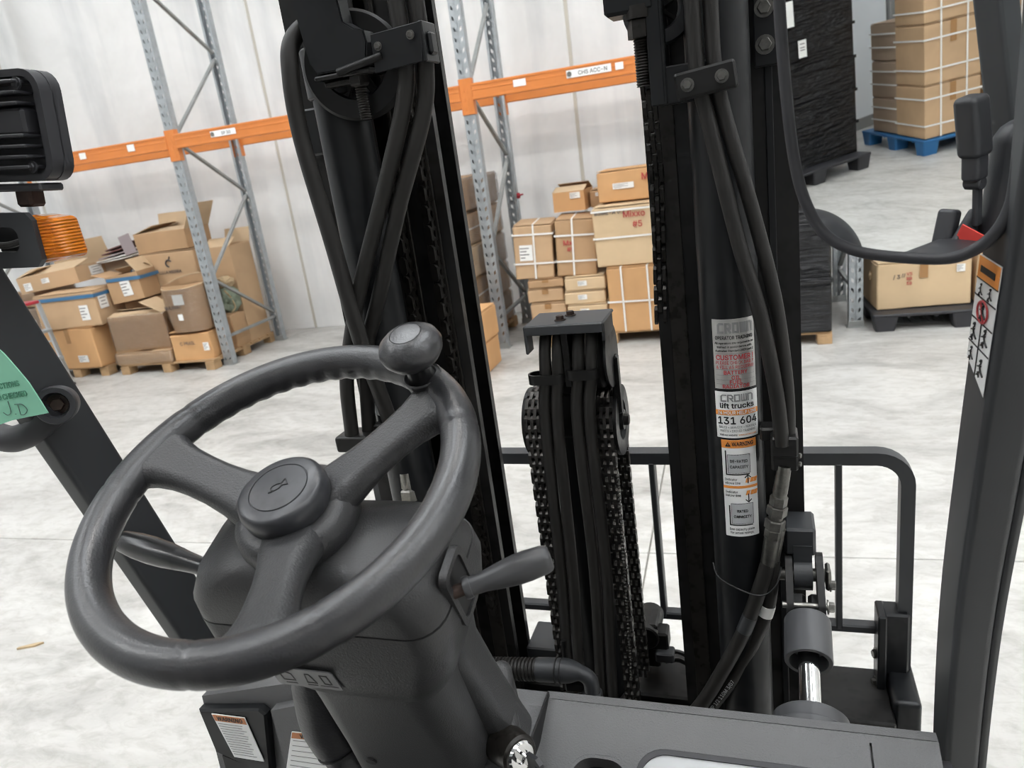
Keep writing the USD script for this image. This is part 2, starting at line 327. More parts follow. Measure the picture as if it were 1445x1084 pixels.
struct('door_1', inW(cat(cyl((-9.45, -4.45, 4.55), (-9.45, .05, 4.55), .2, 24), cbox(.12, .1, 4.4, .01, (-9.15, -4.42, 2.2)), cbox(.12, .1, 4.4, .01, (-9.15, .02, 2.2)))), GALV)
struct('ground', inW(cbox(30, 40, .1, 0, (-24.2, -9, -.06))), JOINT)
struct('wall_right', inW(cbox(.2, 22, 7.4, 0, (10.5, -9.5, 3.7))), WALL)
struct('wall_rear', inW(cbox(20, .2, 7.4, 0, (.6, -19.6, 3.7))), PATCH)
struct('ceiling', inW(cbox(20.2, 21.6, .1, 0, (.6, -9.1, 7.45))), CEIL)
struct('wall_inner', cat(cbox(.16, 4.4, 4.2, 0, (-5.62, -4.8, 2.1))), PATCH)
struct('baseboard_inner', cbox(.03, 4.4, .12, .004, (-5.525, -4.8, .06)), BASEB)
struct('trim_1', cbox(.2, .2, 4.2, .005, (-5.6, -7.12, 2.1)), BASEB)
for k, x in enumerate((-6.2, -1.2, 3.8, 8.8)):                      # translucent roof sheets let the daylight in
    struct(f'window_{k + 1}', inW(cbox(1.1, 8.4, .03, 0, (x, -5.2, 7.38))), DAYM)
lampT = None
for j, y in enumerate((-3.4, -6.9, -12.8)):
    for i, x in enumerate((-3.7, 1.3, 6.3)):
        lab = 'long white high-bay light hanging under the warehouse ceiling'
        if lampT is None:
            lampT = T('ceiling_light', lab, 'light', W(x, y, 6.6), AL, 'high-bay lights')
            lampT.add('housing', cbox(1.5, .32, .07, .01, (0, 0, .045)), PATCH, local=True)
            lampT.add('diffuser', cbox(1.44, .26, .012, 0, (0, 0, 0)), LAMPM, local=True)
            lampT.add('hanger', cat(cyl((-.6, 0, .07), (-.6, 0, .8), .005, 6), cyl((.6, 0, .07), (.6, 0, .8), .005, 6)), STEEL, local=True)
        else: lampT.copy(W(x, y, 6.6), AL, lab)

# ------------------------------------------------------------------ pallet racking
def slot_plate(w, h, side):
    """post face with two columns of leaning slots"""
    holes = []
    z = .06
    while z < h - .06:
        for s in (-1, 1):
            cx = s * w * .25; p = A([(-.009, -.022), (.009, -.006), (.009, .022), (-.009, .006)])
            if s < 0: p = p * A([-1, 1])
            holes.append(Polygon(p[::1] + A([cx, z])))
        z += .076
    return sbox(-w / 2, 0, w / 2, h).difference(unary_union(holes))
PH = 4.6
_plate = slot_plate(.1, PH, 1)
def post_mesh(front):
    s = -1 if front else 1
    f = prism(_plate, .003, (0, 0, 0), XZ); f.apply_translation((0, s * .035 + (.003 if front else 0), 0))
    back = [cbox(.003, .07, PH, 0, (q * .0485, 0, PH / 2)) for q in (-1, 1)] + [cbox(.022, .003, PH, 0, (q * .039, -s * .034, PH / 2)) for q in (-1, 1)]
    back += [cbox(.012, .006, PH, .002, (0, s * .032, PH / 2))]
    return cat(f, *back)
def upright(x, label):
    t = T('rack_upright', label, 'rack frame', W(x, 0), AL, None)
    t.add('front_post', post_mesh(True), GALV, smooth=False, local=True)
    r = post_mesh(True); r.apply_translation((0, .9, 0)); t.add('rear_post', rot(r, 180, [0, 0, 1], (0, .9, 0)), GALV, smooth=False, local=True)
    for y in (0, .9):
        t.add('foot_plate', cat(cbox(.13, .1, .006, .001, (0, y, .003)), cbox(.112, .004, .05, .001, (0, y - .04, .028)), cyl((.05, y - .03, .006), (.05, y - .03, .02), .008, 6)), GALVD, local=True)
    z, up = .28, True
    for za, zb, ya, yb in ((.27, .27, .03, .87), (.32, .84, .87, .03), (.86, 1.56, .03, .87), (1.60, 2.10, .87, .03), (2.16, 2.86, .03, .87), (2.92, 3.42, .87, .03), (3.46, 4.16, .03, .87)):
        a, b = A([.004, ya, za]), A([.004, yb, zb]); d = unit(b - a); B = basis(d, [1, 0, 0]); l = np.linalg.norm(b - a)
        t.add('brace', place(cbox(.034, .026, l, .003), (a + b) / 2, B), GALVD, local=True)
    return t
upright(-2.83, 'galvanised rack upright between the pile of loose boxes and the concrete wall')
upright(0., 'galvanised rack upright right behind the left mast rail')
upright(2.83, 'galvanised rack upright under the mirror beside the black pallet')
upright(-5.66, 'galvanised rack upright at far left behind the amber lamp')
def beam(x0, x1, y, label, stickers=()):
    L_ = x1 - x0 - .1; t = T('rack_beam', label, 'rack beam', W((x0 + x1) / 2, y), AL, None); zc = 2.105; s = -1 if y < .4 else 1
    prof = A([(-.022, -.062), (.022, -.062), (.022, .062), (-.022, .062)])
    body = cat(cbox(L_, .044, .124, .006, (0, s * .035, zc)), cbox(L_, .006, .018, .002, (0, s * .058, zc + .05)), cbox(L_, .006, .018, .002, (0, s * .058, zc - .05)), cbox(L_, .005, .012, .002, (0, s * .0575, zc + .012)))
    t.add('beam_body', body, ORANGE, local=True)
    for q in (-1, 1):
        xe = q * (L_ / 2 + .026)
        t.add('end_connector', cat(cbox(.05, .006, .27, .002, (xe, s * .043, zc - .03)), cbox(.006, .06, .27, .002, (xe - q * .026, s * .02, zc - .03)),
              *[cbox(.014, .004, .03, .001, (xe + q * .006, s * .047, zc - .03 + dz)) for dz in (-.09, -.02, .05)]), ORANGE, local=True)
    for (sx, w, h, kind) in stickers:
        p = t.add('label', cbox(w, .0015, h, 0, (sx, s * .0625, zc + .008)), PAPER, local=True)
        if kind:
            t.add('lettering', text(kind, h * .5, (sx + (.03 if w > .15 else 0), s * .0633, zc - .006), (1, 0, 0), (0, 0, 1), .0006, True), PRINT, parent=p, local=True)
        if w > .15:
            t.add('magnet', cyl((sx - w / 2 + .022, s * .062, zc + .008), (sx - w / 2 + .022, s * .07, zc + .008), .018, 16), ZINC, parent=p, local=True)
beam(-5.66, -2.83, 0, 'orange rack beam at left above the pile of loose boxes', ((.42, .075, .055, None), (.98, .08, .06, None)))
beam(-2.83, 0., 0, 'orange rack beam crossing behind the left mast, its tag reading SP 30', ((-.85, .26, .05, 'SP 30'),))
beam(0., 2.83, 0, 'orange rack beam at the back between the two masts, with the white tags', ((-.97, .10, .05, None), (-.43, .34, .055, 'CHS ACC-N'), (-.20, .06, .05, None), (.02, .12, .045, None)))
beam(-2.83, 0., .9, 'rear orange rack beam close to the concrete wall, behind the beam with the SP 30 tag')
beam(0., 2.83, .9, 'rear orange rack beam close to the concrete wall above the strapped boxes')
beam(-5.66, -2.83, .9, 'rear orange rack beam close to the concrete wall above the loose boxes')
q = T('rack_lock', 'small red plastic lock on the rear post behind the strapped boxes', 'rack clip', W(.065, .88, 1.22), AL)
q.add('clip', cat(cbox(.03, .03, .05, .006), cyl((0, -.02, 0), (.05, -.02, .01), .008, 8)), REDP, local=True)

# ------------------------------------------------------------------ pallets
def pallet(name, label, x, y, w, d, deg, m=WOOD, h=.10):
    t = T(name, label, 'pallet', W(x, y), AL + deg)
    for k in range(7):
        t.add('deck_board', cbox(w, d / 7 - .03, .016, .002, (0, (k + .5) * d / 7 - d / 2, h - .008)), m, local=True)
    for i in (-1, 0, 1):
        t.add('stringer', cbox(.1, d, .014, .002, (i * (w / 2 - .05), 0, h - .023)), m, local=True)
        for j in (-1, 0, 1):
            t.add('block', cbox(.10, .12, h - .03, .004, (i * (w / 2 - .05), j * (d / 2 - .06), (h - .03) / 2)), m, local=True)
    return t
pallet('wooden_pallet', 'wooden pallet at far left, under the two stacked boxes behind the step ladder', -4.58, .35, .80, 1.05, 0)
pallet('wooden_pallet', 'wooden pallet at left under the film-wrapped box and the bulging open box', -3.44, .36, 1.12, 1.1, 0)
pallet('wooden_pallet', 'wooden pallet under the strapped boxes seen between the two masts', .97, .45, 1.2, 1.1, 0)
pallet('wooden_pallet', 'wooden pallet under the tall box stack left of the middle rack upright', -.62, .3, 1.05, 1.1, 0)
pallet('wooden_pallet', 'wooden pallet under the wrapped boxes at the far left edge of the floor', -5.38, .5, .40, .8, 0)
def plastic_pallet(label, x, y, w, d, deg, m, h=.13, world=False):
    t = T('plastic_pallet', label, 'pallet', A([x, y, 0]) if world else W(x, y), deg if world else AL + deg)
    t.add('deck', cat(cbox(w, d, .022, .006, (0, 0, h - .011)), *[cbox(.02, d * .96, .02, .002, (xx, 0, h - .03)) for xx in np.linspace(-w * .45, w * .45, 7)]), m, local=True)
    for i in (-1, 0, 1):
        for j in (-1, 0, 1):
            b = trimesh.convex.convex_hull(np.vstack([rrect(.13, .13, .02) @ np.eye(2, 3) + A([0, 0, 0]), rrect(.17, .15, .02) @ np.eye(2, 3) + A([0, 0, h - .02])]))
            b.apply_translation((i * (w / 2 - .085), j * (d / 2 - .075), 0)); t.add('foot', b, m, local=True)
            for z in (.03, .06, .09):
                pass
    return t
plastic_pallet('black plastic pallet under the taped box at right below the mirror', 3.52, .28, 1.2, 1.0, 0, BLKP, .13)
g = T('steel_grate', 'grey steel mesh sheet on the floor under the black plastic pallet', 'mesh sheet', W(3.25, .1, 0), AL)
g.add('mesh_panel', cat(*[cbox(.5, .006, .006, 0, (0, yy, .006)) for yy in np.linspace(-.12, .12, 7)], *[cbox(.006, .26, .006, 0, (xx, 0, .009)) for xx in np.linspace(-.24, .24, 13)]), GALVD, local=True)

# ------------------------------------------------------------------ cardboard boxes
def soften(m, amt, seed, sc=3.):
    m = m.subdivide().subdivide().subdivide(); v = m.vertices
    n = A([meshkit.fbm(v * sc + 17 * k, 3, seed + k) for k in range(3)]).T - .5
    m.vertices = v + n * amt * 2; return m
def carton(label, x, y, z, w, d, h, deg=0, m=None, tape=True, labels=(), straps=(), flaps=None, marks=(), name='cardboard_box', group=None, world=False, tilt=0, bulge=.006, filmed=False, lid=True):
    """front left bottom corner at (x, y, z) of the rack frame, turned by deg about it"""
    seed = RNG.integers(1e6); m = m if m is not None else CARD[0]
    D = deg if world else AL + deg
    o = (A([x, y, z]) if world else W(x, y, z)); r = math.radians(D)
    o = o + w / 2 * A([math.cos(r), math.sin(r), 0]) + d / 2 * A([-math.sin(r), math.cos(r), 0])
    t = T(name, label, 'box', o, D, group)
    tl = lambda q: rot(q, tilt, [0, 1, 0], (-w / 2, 0, 0)) if tilt else q
    P = lambda nm, me, mt, **k: t.add(nm, tl(me), mt, local=True, **k)
    open_ = flaps is not None
    if open_:
        th = .006
        body = cat(cbox(w, th, h, .001, (0, -d / 2 + th / 2, h / 2)), cbox(w, th, h, .001, (0, d / 2 - th / 2, h / 2)), cbox(th, d, h, .001, (-w / 2 + th / 2, 0, h / 2)), cbox(th, d, h, .001, (w / 2 - th / 2, 0, h / 2)), cbox(w, d, th, 0, (0, 0, th / 2)))
        P('body', soften(body, bulge, seed), m, smooth=50)
        for side, ang in flaps:
            ln = (d if side in 'fb' else w) * .42
            if side in 'fb':
                f = cbox(w, ln, .005, .001, (0, (-1 if side == 'f' else 1) * ln / 2, 0)); f = rot(f, (-1 if side == 'f' else 1) * (ang), [1, 0, 0]); f.apply_translation((0, (-1 if side == 'f' else 1) * d / 2, h))
            else:
                f = cbox(ln, d, .005, .001, ((-1 if side == 'l' else 1) * ln / 2, 0, 0)); f = rot(f, (1 if side == 'l' else -1) * (ang), [0, 1, 0]); f.apply_translation(((-1 if side == 'l' else 1) * w / 2, 0, h))
            P('flap', soften(f, .006, seed + 3), CARDIN if ang > 40 else m, smooth=50)
    else:
        P('body', soften(cbox(w, d, h, .008, (0, 0, h / 2)), bulge, seed), m, smooth=50)
        if lid:
            for s in (-1, 1): P('flap', cbox(w - .012, d / 2 - .008, .005, .001, (0, s * (d / 4 + .001), h + .003 + (bulge if bulge > .004 else 0))), m)
        if tape:
            P('tape', cat(cbox(.055, d + .006, .0015, 0, (0, 0, h + .009)) if lid else None, cbox(.055, .0015, h * .35, 0, (0, -d / 2 - .006, h - h * .175))), TAPE)
    off = .007 if bulge < .01 else bulge + .004
    for (fx, fz, lw, lh, face, *txt) in labels:
        if face == 'f': b = cbox(lw, .0015, lh, 0, (-w / 2 + fx, -d / 2 - off, fz)); e = [cbox(lw * q, .001, lh * .06, 0, (-w / 2 + fx + lw * (q - 1) * .4, -d / 2 - off - .001, fz + lh * k)) for k, q in ((.3, .7), (.1, .5), (-.1, .7), (-.3, .35))]
        else: b = cbox(.0015, lw, lh, 0, (w / 2 + off, -d / 2 + fx, fz)); e = [cbox(.001, lw * q, lh * .06, 0, (w / 2 + off + .001, -d / 2 + fx, fz + lh * k)) for k, q in ((.3, .7), (.05, .5), (-.2, .7))]
        p = P('label', b, PAPER)
        t.add('print', tl(cat(*e)), PRINT, parent=p, local=True)
    so = off + .003
    for kind, v in straps:
        if kind == 'h': g = cat(cbox(w + 2 * so, .002, .014, 0, (0, -d / 2 - so, v)), cbox(.002, d + 2 * so, .014, 0, (w / 2 + so, 0, v)), cbox(.002, d + 2 * so, .014, 0, (-w / 2 - so, 0, v)))
        else: g = cat(cbox(.014, .002, h + so, 0, (-w / 2 + v, -d / 2 - so, h / 2 + so / 2)), cbox(.014, d + 2 * so, .002, 0, (-w / 2 + v, 0, h + so + .002)))
        P('strap', g, STRAP)
    for (fx, fz, hh, s_, mt) in marks:
        P('marking', text(s_, hh, (-w / 2 + fx, -d / 2 - off, fz), (1, 0, 0), (0, 0, 1), .0008, True), mt)
    if blue_flag and False: pass
    if filmed:
        f = soften(cbox(w + .03, d + .03, h + .01, .02, (0, 0, h / 2 + .006)), .008, seed + 9, 7.); P('stretch_film', f, FILM, smooth=60)
    return t
blue_flag = False
def blue_band(t, w, d, z, hh=.035):
    t.add('blue_tape', cat(cbox(w + .018, .0015, hh, 0, (0, -d / 2 - .009, z)), cbox(.0015, d + .018, hh, 0, (w / 2 + .009, 0, z))), BLUET, local=True)

# the loose pile at left
carton('large orange-brown carton at the bottom of the left pile, behind the step ladder', -4.87, -.17, .10, .66, .6, .41, -3, CARD[3], labels=((.46, .10, .13, .07, 'f'),))
t = carton('carton with a blue tape band and two labels, second from the floor behind the ladder', -4.80, -.22, .525, .71, .40, .34, 5, CARD[0], tape=False, labels=((.56, .14, .10, .15, 'f'), (.10, .22, .12, .13, 's')))
blue_band(t, .71, .40, .30)
carton('shallow opened carton lying on top of the far left pile', -5.17, .0, .885, .70, .62, .16, 8, CARD[0], tape=False, labels=((.11, .06, .09, .08, 'f'), (.33, .09, .09, .05, 'f'), (.30, .09, .2, .10, 's')), flaps=(('b', 100), ('l', 168), ('f', 165)), tilt=-4)
carton('brown carton under the tilted blue-taped box of the pile', -4.12, .22, .10, .40, .15, .575, 0, CARD[2], tape=False)
t = carton('tilted open carton with blue tape and a white label in the middle of the pile', -4.05, .02, .69, .36, .30, .27, 8, CARD[2], tape=False, labels=((.20, .13, .11, .15, 'f'),), flaps=(('l', 20), ('r', 120), ('b', 150)), tilt=-5)
blue_band(t, .36, .30, .24)
carton('plain carton behind the pile, under the folded maroon sheets', -4.60, .55, .10, .55, .4, .98, 0, CARD[4], tape=False)
t = T('folded_carton', 'maroon folded sheets lying on the plain carton behind the pile', 'folded carton', W(-4.32, .62, 1.09), AL)
for k, (dz, dx, mm) in enumerate(((0, .04, PAPER), (.022, -.02, PAPER), (.05, .0, GREYL), (.085, .03, MAROON), (.115, .06, MAROON))):
    t.add('sheet', rot(rz(cbox(.44 - .03 * k, .34, .012, .002, (dx, 0, dz)), 6 * k), -5 - 2 * k, [0, 1, 0]), mm, local=True)
t = T('cardboard_sheet', 'mauve-grey cardboard flap standing between maroon sheets and the topmost box', 'cardboard sheet', W(-4.0, .38, 1.14), AL)
t.add('sheet', rot(cbox(.15, .008, .2, .001, (0, 0, .1)), -12, [0, 1, 0]), GREYL, local=True)
t = T('cardboard_sheet', 'white-blue poster edge stuck upright beside the tall printed carton', 'cardboard sheet', W(-3.98, .30, .62), AL)
p_ = t.add('sheet', rot(cbox(.085, .006, .42, .001, (0, 0, .22)), 5, [0, 1, 0]), PAPER, local=True); t.add('blue_edge', rot(cbox(.02, .007, .42, .001, (-.036, -.001, .22)), 5, [0, 1, 0]), BLUET, parent=p_, local=True)
t = carton('tall carton with a black hook symbol, behind the bulging open box', -3.93, .38, .10, .66, .42, 1.01, 2, CARD[0], tape=False, marks=((.34, .80, .028, 'LLLLA NSSSEA', BLKM),))
t.add('symbol', cat(place(ring(.035, .007, (0, 0, 0), (0, 1, 0), 20, 6, 100, 330), (.02, -.22, .90)), tube([(.03, -.22, .93), (.045, -.22, .97)], .006, 6)), BLKM, local=True)
carton('topmost open carton of the left pile, its flaps sticking up', -3.93, .40, 1.125, .62, .40, .20, 1, CARD[2], tape=False, flaps=(('f', 172), ('b', 78), ('l', 165), ('r', 62)), bulge=.014)
carton('carton with an open lid behind the first rack upright', -3.21, .50, .10, .30, .36, 1.0, 0, CARD[0], tape=False, flaps=(('f', 150), ('b', 72)))
carton('flat carton lying on the pallet under the film-wrapped box', -4.02, -.19, .10, .66, .36, .115, 1, CARD[0], filmed=True, tape=False)
carton('film-wrapped carton with a loose lid, left of the bulging open box', -3.99, -.18, .235, .60, .30, .35, 8, CARD[2], tape=False, filmed=True, flaps=(('f', 168), ('b', 160), ('r', 150)), bulge=.012)
carton('crushed orange carton under the bulging open box', -3.34, -.16, .10, .43, .34, .26, 6, CARD[3], tape=False, labels=((.39, .13, .06, .08, 'f'),), marks=((.2, .16, .03, 'C PRAIL', BLKM),), bulge=.024)
# the bulging box is an open tub of card
t = T('bulging_box', 'bulging round open carton with white label, wrapped in clear film', 'box', W(-3.125, .06, .385), AL)
def tub(s, k): return [rrect(.45 * s_ * s, .46 * s_ * s, .16 * s_ * s, 8) for s_ in (.93, .985, 1.0, 1.015)]
zs = (0, .12, .3, .46); out = [np.c_[q, np.full(len(q), z + .045 * np.sin(np.arctan2(q[:, 1], q[:, 0])) * (z > .4))] for q, z in zip(tub(1, 0), zs)]
inn = [np.c_[q, np.full(len(q), z)] for q, z in zip(tub(.975, 0), (.01, .12, .3, .455))]
t.add('body', rings(out + inn[::-1]), CARD[2], smooth=50, local=True)
t.add('rim', tube(out[-1], .006, 6, True), CARDIN, local=True)
for fx, fz, w_, h_ in ((.02, .32, .12, .10), (.0, .15, .055, .06)): t.add('label', cbox(w_, .002, h_, 0, (fx, -.236, fz)), PAPER, local=True)
t.add('marking', text('BULSVAT', .03, (-.06, -.236, .235), (1, 0, 0), (0, 0, 1), .0008, True), BLKM, local=True)
t.add('stretch_film', rings([np.c_[q * 1.03, np.full(len(q), z)] for q, z in zip(tub(1.01, 0), (0, .12, .3, .42))]), FILM, smooth=60, local=True)
# the crumpled heap and the bag inside the first frame
carton('crumpled brown carton heap on the pallet behind the first rack upright', -3.10, .24, .10, .21, .24, .33, 3, CARD[2], tape=False, bulge=.045, lid=False)
b_ = trimesh.creation.icosphere(4, 1.); v = b_.vertices; n_ = meshkit.fbm(v * 2.4 + 5, 4, 3) - .5
b_.vertices = v * (1 + .55 * n_)[:, None] * A([.105, .125, .155])
t = T('woven_bag', 'green woven sack slumped on the crumpled heap', 'bag', W(-2.985, .40, .585), AL)
t.add('sack', b_, GREENB, smooth=60, local=True)
b2 = trimesh.creation.icosphere(4, 1.); v = b2.vertices; b2.vertices = v * (1 + .7 * (meshkit.fbm(v * 3 + 9, 4, 8) - .5))[:, None] * A([.10, .10, .06]); b2.apply_translation((.0, -.01, .17))
t.add('stuffing', b2, STRAW, smooth=60, local=True, label='straw-coloured crumpled paper filling')
t.add('drawstring', tube(spline([(.05, -.10, .1), (.09, -.08, .02), (.10, -.06, -.08), (.07, -.09, -.13)], 6), .008, 6), STRAW, local=True)
# far left wrapped stack
for k, (zz, hh) in enumerate(((.10, .285), (.405, .295), (.72, .15))):
    carton(('film-wrapped carton on the floor pallet at far left, lowest of three', 'film-wrapped carton at far left, middle of three', 'film-wrapped carton at far left behind the amber lamp, topmost of three')[k], -5.59, .16, zz, .39, .55, hh, 0, CARD[(0, 4, 0)[k]], filmed=True, labels=((.25, .13, .13, .1, 'f'),) if k == 1 else ())
# boxes in the middle, between the masts
carton('big strapped carton standing on the wooden pallet between the masts', .975, -.09, .10, .60, .62, .52, -3, CARD[3], tape=False, straps=(('h', .25), ('v', .12), ('v', .33)))
carton('pale strapped carton with red handwriting, second in the right stack', .905, -.07, .635, .61, .58, .465, -2, CARD[1], tape=False, straps=(('h', .23), ('h', .44)), marks=((.33, .38, .045, 'Mixxo', REDM), (.35, .30, .045, '#5', REDM), (.14, .415, .03, 'B5ME-A 0.2', BLKM)))
carton('brown carton with a white label strip on top of the right stack', .935, .12, 1.125, .60, .42, .235, -2, CARD[3], tape=False, labels=((.21, .12, .17, .045, 'f'),), marks=((.41, .15, .05, 'M4', REDM),))
carton('strapped carton with red scrawl leaning beside the pale carton', .555, .0, .585, .325, .55, .45, 6, CARD[2], tape=False, straps=(('h', .12), ('h', .33), ('v', .14)), marks=((.1, .25, .04, 'Mx', REDM), (.12, .2, .035, '#5', REDM)), tilt=3)
carton('strapped carton with a taped white sheet at the left end of the stack', .195, .0, .585, .325, .52, .44, 7, CARD[0], tape=False, straps=(('h', .13), ('h', .37), ('v', .17)), labels=((.10, .22, .11, .13, 'f'),), tilt=3)
carton('small opened carton sitting on the two leaning strapped cartons', .49, .42, 1.065, .28, .34, .165, -3, CARD[3], tape=False, labels=((.2, .13, .09, .05, 'f'),), flaps=(('f', 165), ('b', 155)))
carton('carton peeping out between the two topmost boxes', .80, .5, 1.065, .12, .3, .14, 0, CARD[2], tape=False, labels=((.08, .11, .06, .03, 'f'),))
zz = .10
for k, hh in enumerate((.12, .115, .11, .115)):
    carton('flat pale carton with white label, %s of the stack beside the big strapped carton' % ('lowest', 'second', 'third', 'topmost')[k], .60 + .01 * (k % 2), -.03, zz, .34, .5, hh - .012, (1, -2, 2, 0)[k], CARD[1], tape=False, labels=((.15, hh * .5, .075, .04, 'f'),)); zz += hh + .004
zz = .10
for k, hh in enumerate((.13, .13, .12, .08)):
    carton('flat taped carton, %s of the stack below the carton with the white sheet' % ('lowest', 'second', 'third', 'topmost')[k], .27 + .012 * (k % 2), .02, zz, .31, .5, hh - .012, (3, -1, 2, 0)[k], CARD[(3, 0, 0, 2)[k]], tape=True); zz += hh + .004
# the tall stack left of the middle upright
for k in range(5):
    for i in range(2):
        carton('film-wrapped carton, %s layer of the tall stack behind the left mast, %s' % (('lowest', 'second', 'third', 'fourth', 'top')[k], ('mast side', 'upright side')[i]), -1.12 + .525 * i, -.22, .10 + k * .276, .482, .50, .255, (0, 1, -1, 2, -1)[k], CARD[(0, 2, 1, 0, 2)[k]], filmed=True, tape=(k % 2 == 0), straps=(('h', .13),) if k in (1, 3) else ())
    carton('film-wrapped carton, %s layer at the back of the tall stack' % ('lowest', 'second', 'third', 'fourth', 'top')[k], -.595, .335, .10 + k * .276, .482, .48, .255, 0, CARD[(2, 0, 4, 2, 4)[k]], filmed=True, tape=False)
carton('plain orange carton on the floor before the tall stack, lower one', -.30, -.86, 0.0, .40, .45, .235, 0, CARD[3], tape=True)
carton('plain orange carton before the tall stack, upper one', -.30, -.86, .245, .40, .45, .235, -2, CARD[3], tape=True)
# right side, under the mirror
t = carton('wide taped carton with red stamps on the black plastic pallet below the mirror', 2.965, -.08, .135, .62, .52, .335, 2, CARD[1], tape=True, labels=((.55, .27, .055, .055, 'f'),), marks=((.215, .245, .022, 'VS', REDM), (.215, .21, .022, 'BB', REDM), (.215, .175, .022, '58', REDM), (.13, .225, .028, '/ 3', BLKM), (.175, .235, .025, '//', BLKM)))
t.add('side_handle_hole', place(ring(.03, .006, (0, 0, 0), (1, 0, 0), 20, 6), (-.318, -.05, .22)), CARDIN, local=True)
carton('second carton on the black plastic pallet, behind the right pillar', 3.62, -.06, .135, .46, .55, .36, 0, CARD[0])
def wrapped_load(label, x, y, w, d, h, deg, world=False, lab=False, layers=6, base=.13):
    D = deg if world else AL + deg; t = T('wrapped_pallet_load', label, 'wrapped pallet', A([x, y, base]) if world else W(x, y, base), D)
    V = []; zs = []
    for k in range(layers):
        z0, z1 = h * k / layers, h * (k + 1) / layers; e = RNG.uniform(-.012, .012)
        for z in (z0 + .006, z0 + .02, z1 - .02, z1 - .006): zs.append(z); V.append((w + e, d + e, z))
    R_ = []
    for (a, b, z) in V:
        q = rrect(a, b, .03, 4); n = len(q); q = np.repeat(q, 1, 0)
        p = np.vstack([q + (np.roll(q, -1, 0) - q) * f for f in (0,)]); R_.append(np.c_[p, np.full(len(p), z)])
    t.add('film', rings(R_), BFILM, smooth=40, local=True)
    for k in range(1, layers):
        q = np.vstack([rrect(w + .022, d + .022, .03, 4)]); t.add('fold', rings([np.c_[q, np.full(len(q), h * k / layers - .015 + .01 * np.sin(q[:, 0] * 6))], np.c_[q, np.full(len(q), h * k / layers + .006 + .01 * np.sin(q[:, 0] * 6))]]), BFILM, local=True)
    if lab:
        p = t.add('label', cbox(.002, .085, .14, 0, (w / 2 + .017, .04, h * .455)), PAPER, local=True)
        t.add('print', cat(*[cbox(.001, .05, .008, 0, (w / 2 + .0185, .04, h * .455 + dz)) for dz in (.04, .01, -.01)]), PRINT, parent=p, local=True)
        t.add('label', cbox(.002, .30, .20, 0, (w / 2 + .017, .26, h * .585)), PAPER, local=True)
    return t
wrapped_load('black stretch-wrapped load just right of the mast, under the mirror', 2.125, .02, .98, .95, 1.5, 0, layers=4, base=.09)
pallet('wooden_pallet', 'wooden pallet under the black wrapped load right of the mast', 2.125, .02, .98, .95, 0, WOOD, .09)
wrapped_load('second black wrapped load standing close to the wall beside the right upright', 2.25, 1.0, .95, .62, 1.25, 0, layers=3, base=.0)

# step ladder
t = T('step_ladder', 'small aluminium step ladder with a red top tread at far left', 'step ladder', W(-4.60, -.62), AL)
t.add('top_tread', cat(rbox(.34, .3, .03, .008, 8, (0, 0, .86))), REDP, local=True, label='red plastic top tread')
for s in (-1, 1):
    t.add('front_rail', place(cbox(.022, .045, .885, .004), (.185, s * .16, .42), basis(A([-.10, 0, .85]), [1, 0, 0])), ALU, local=True)
    t.add('rear_rail', place(cbox(.022, .035, .885, .004), (-.21, s * .16, .42), basis(A([.14, 0, .85]), [1, 0, 0])), ALU, local=True)
    for x_ in (.235, -.28): t.add('rubber_foot', cbox(.035, .06, .03, .006, (x_, s * .16, .015)), BLKP, local=True)
    t.add('spreader_bar', place(cbox(.008, .016, .30, .002), (-.005, s * .16, .45), basis(A([1, 0, .1]))), ALU, local=True)
for z, x_ in ((.30, .20), (.58, .165)): t.add('tread', cbox(.10, .31, .03, .006, (x_, 0, z)), ALU, local=True)
for z, x_ in ((.12, -.262), (.42, -.21)): t.add('rear_rung', cyl((x_, -.16, z), (x_, .16, z), .012, 10), ALU, local=True)
t = T('wood_splinter', 'thin wood splinter lying on the bare floor at lower left', 'splinter', A([-2.826, 1.757, .0]), 26)
t.add('splinter', prism([(-.05, -.006), (.02, -.009), (.05, .004), (.03, .010), (-.045, .003)], .008), STRAW, local=True)
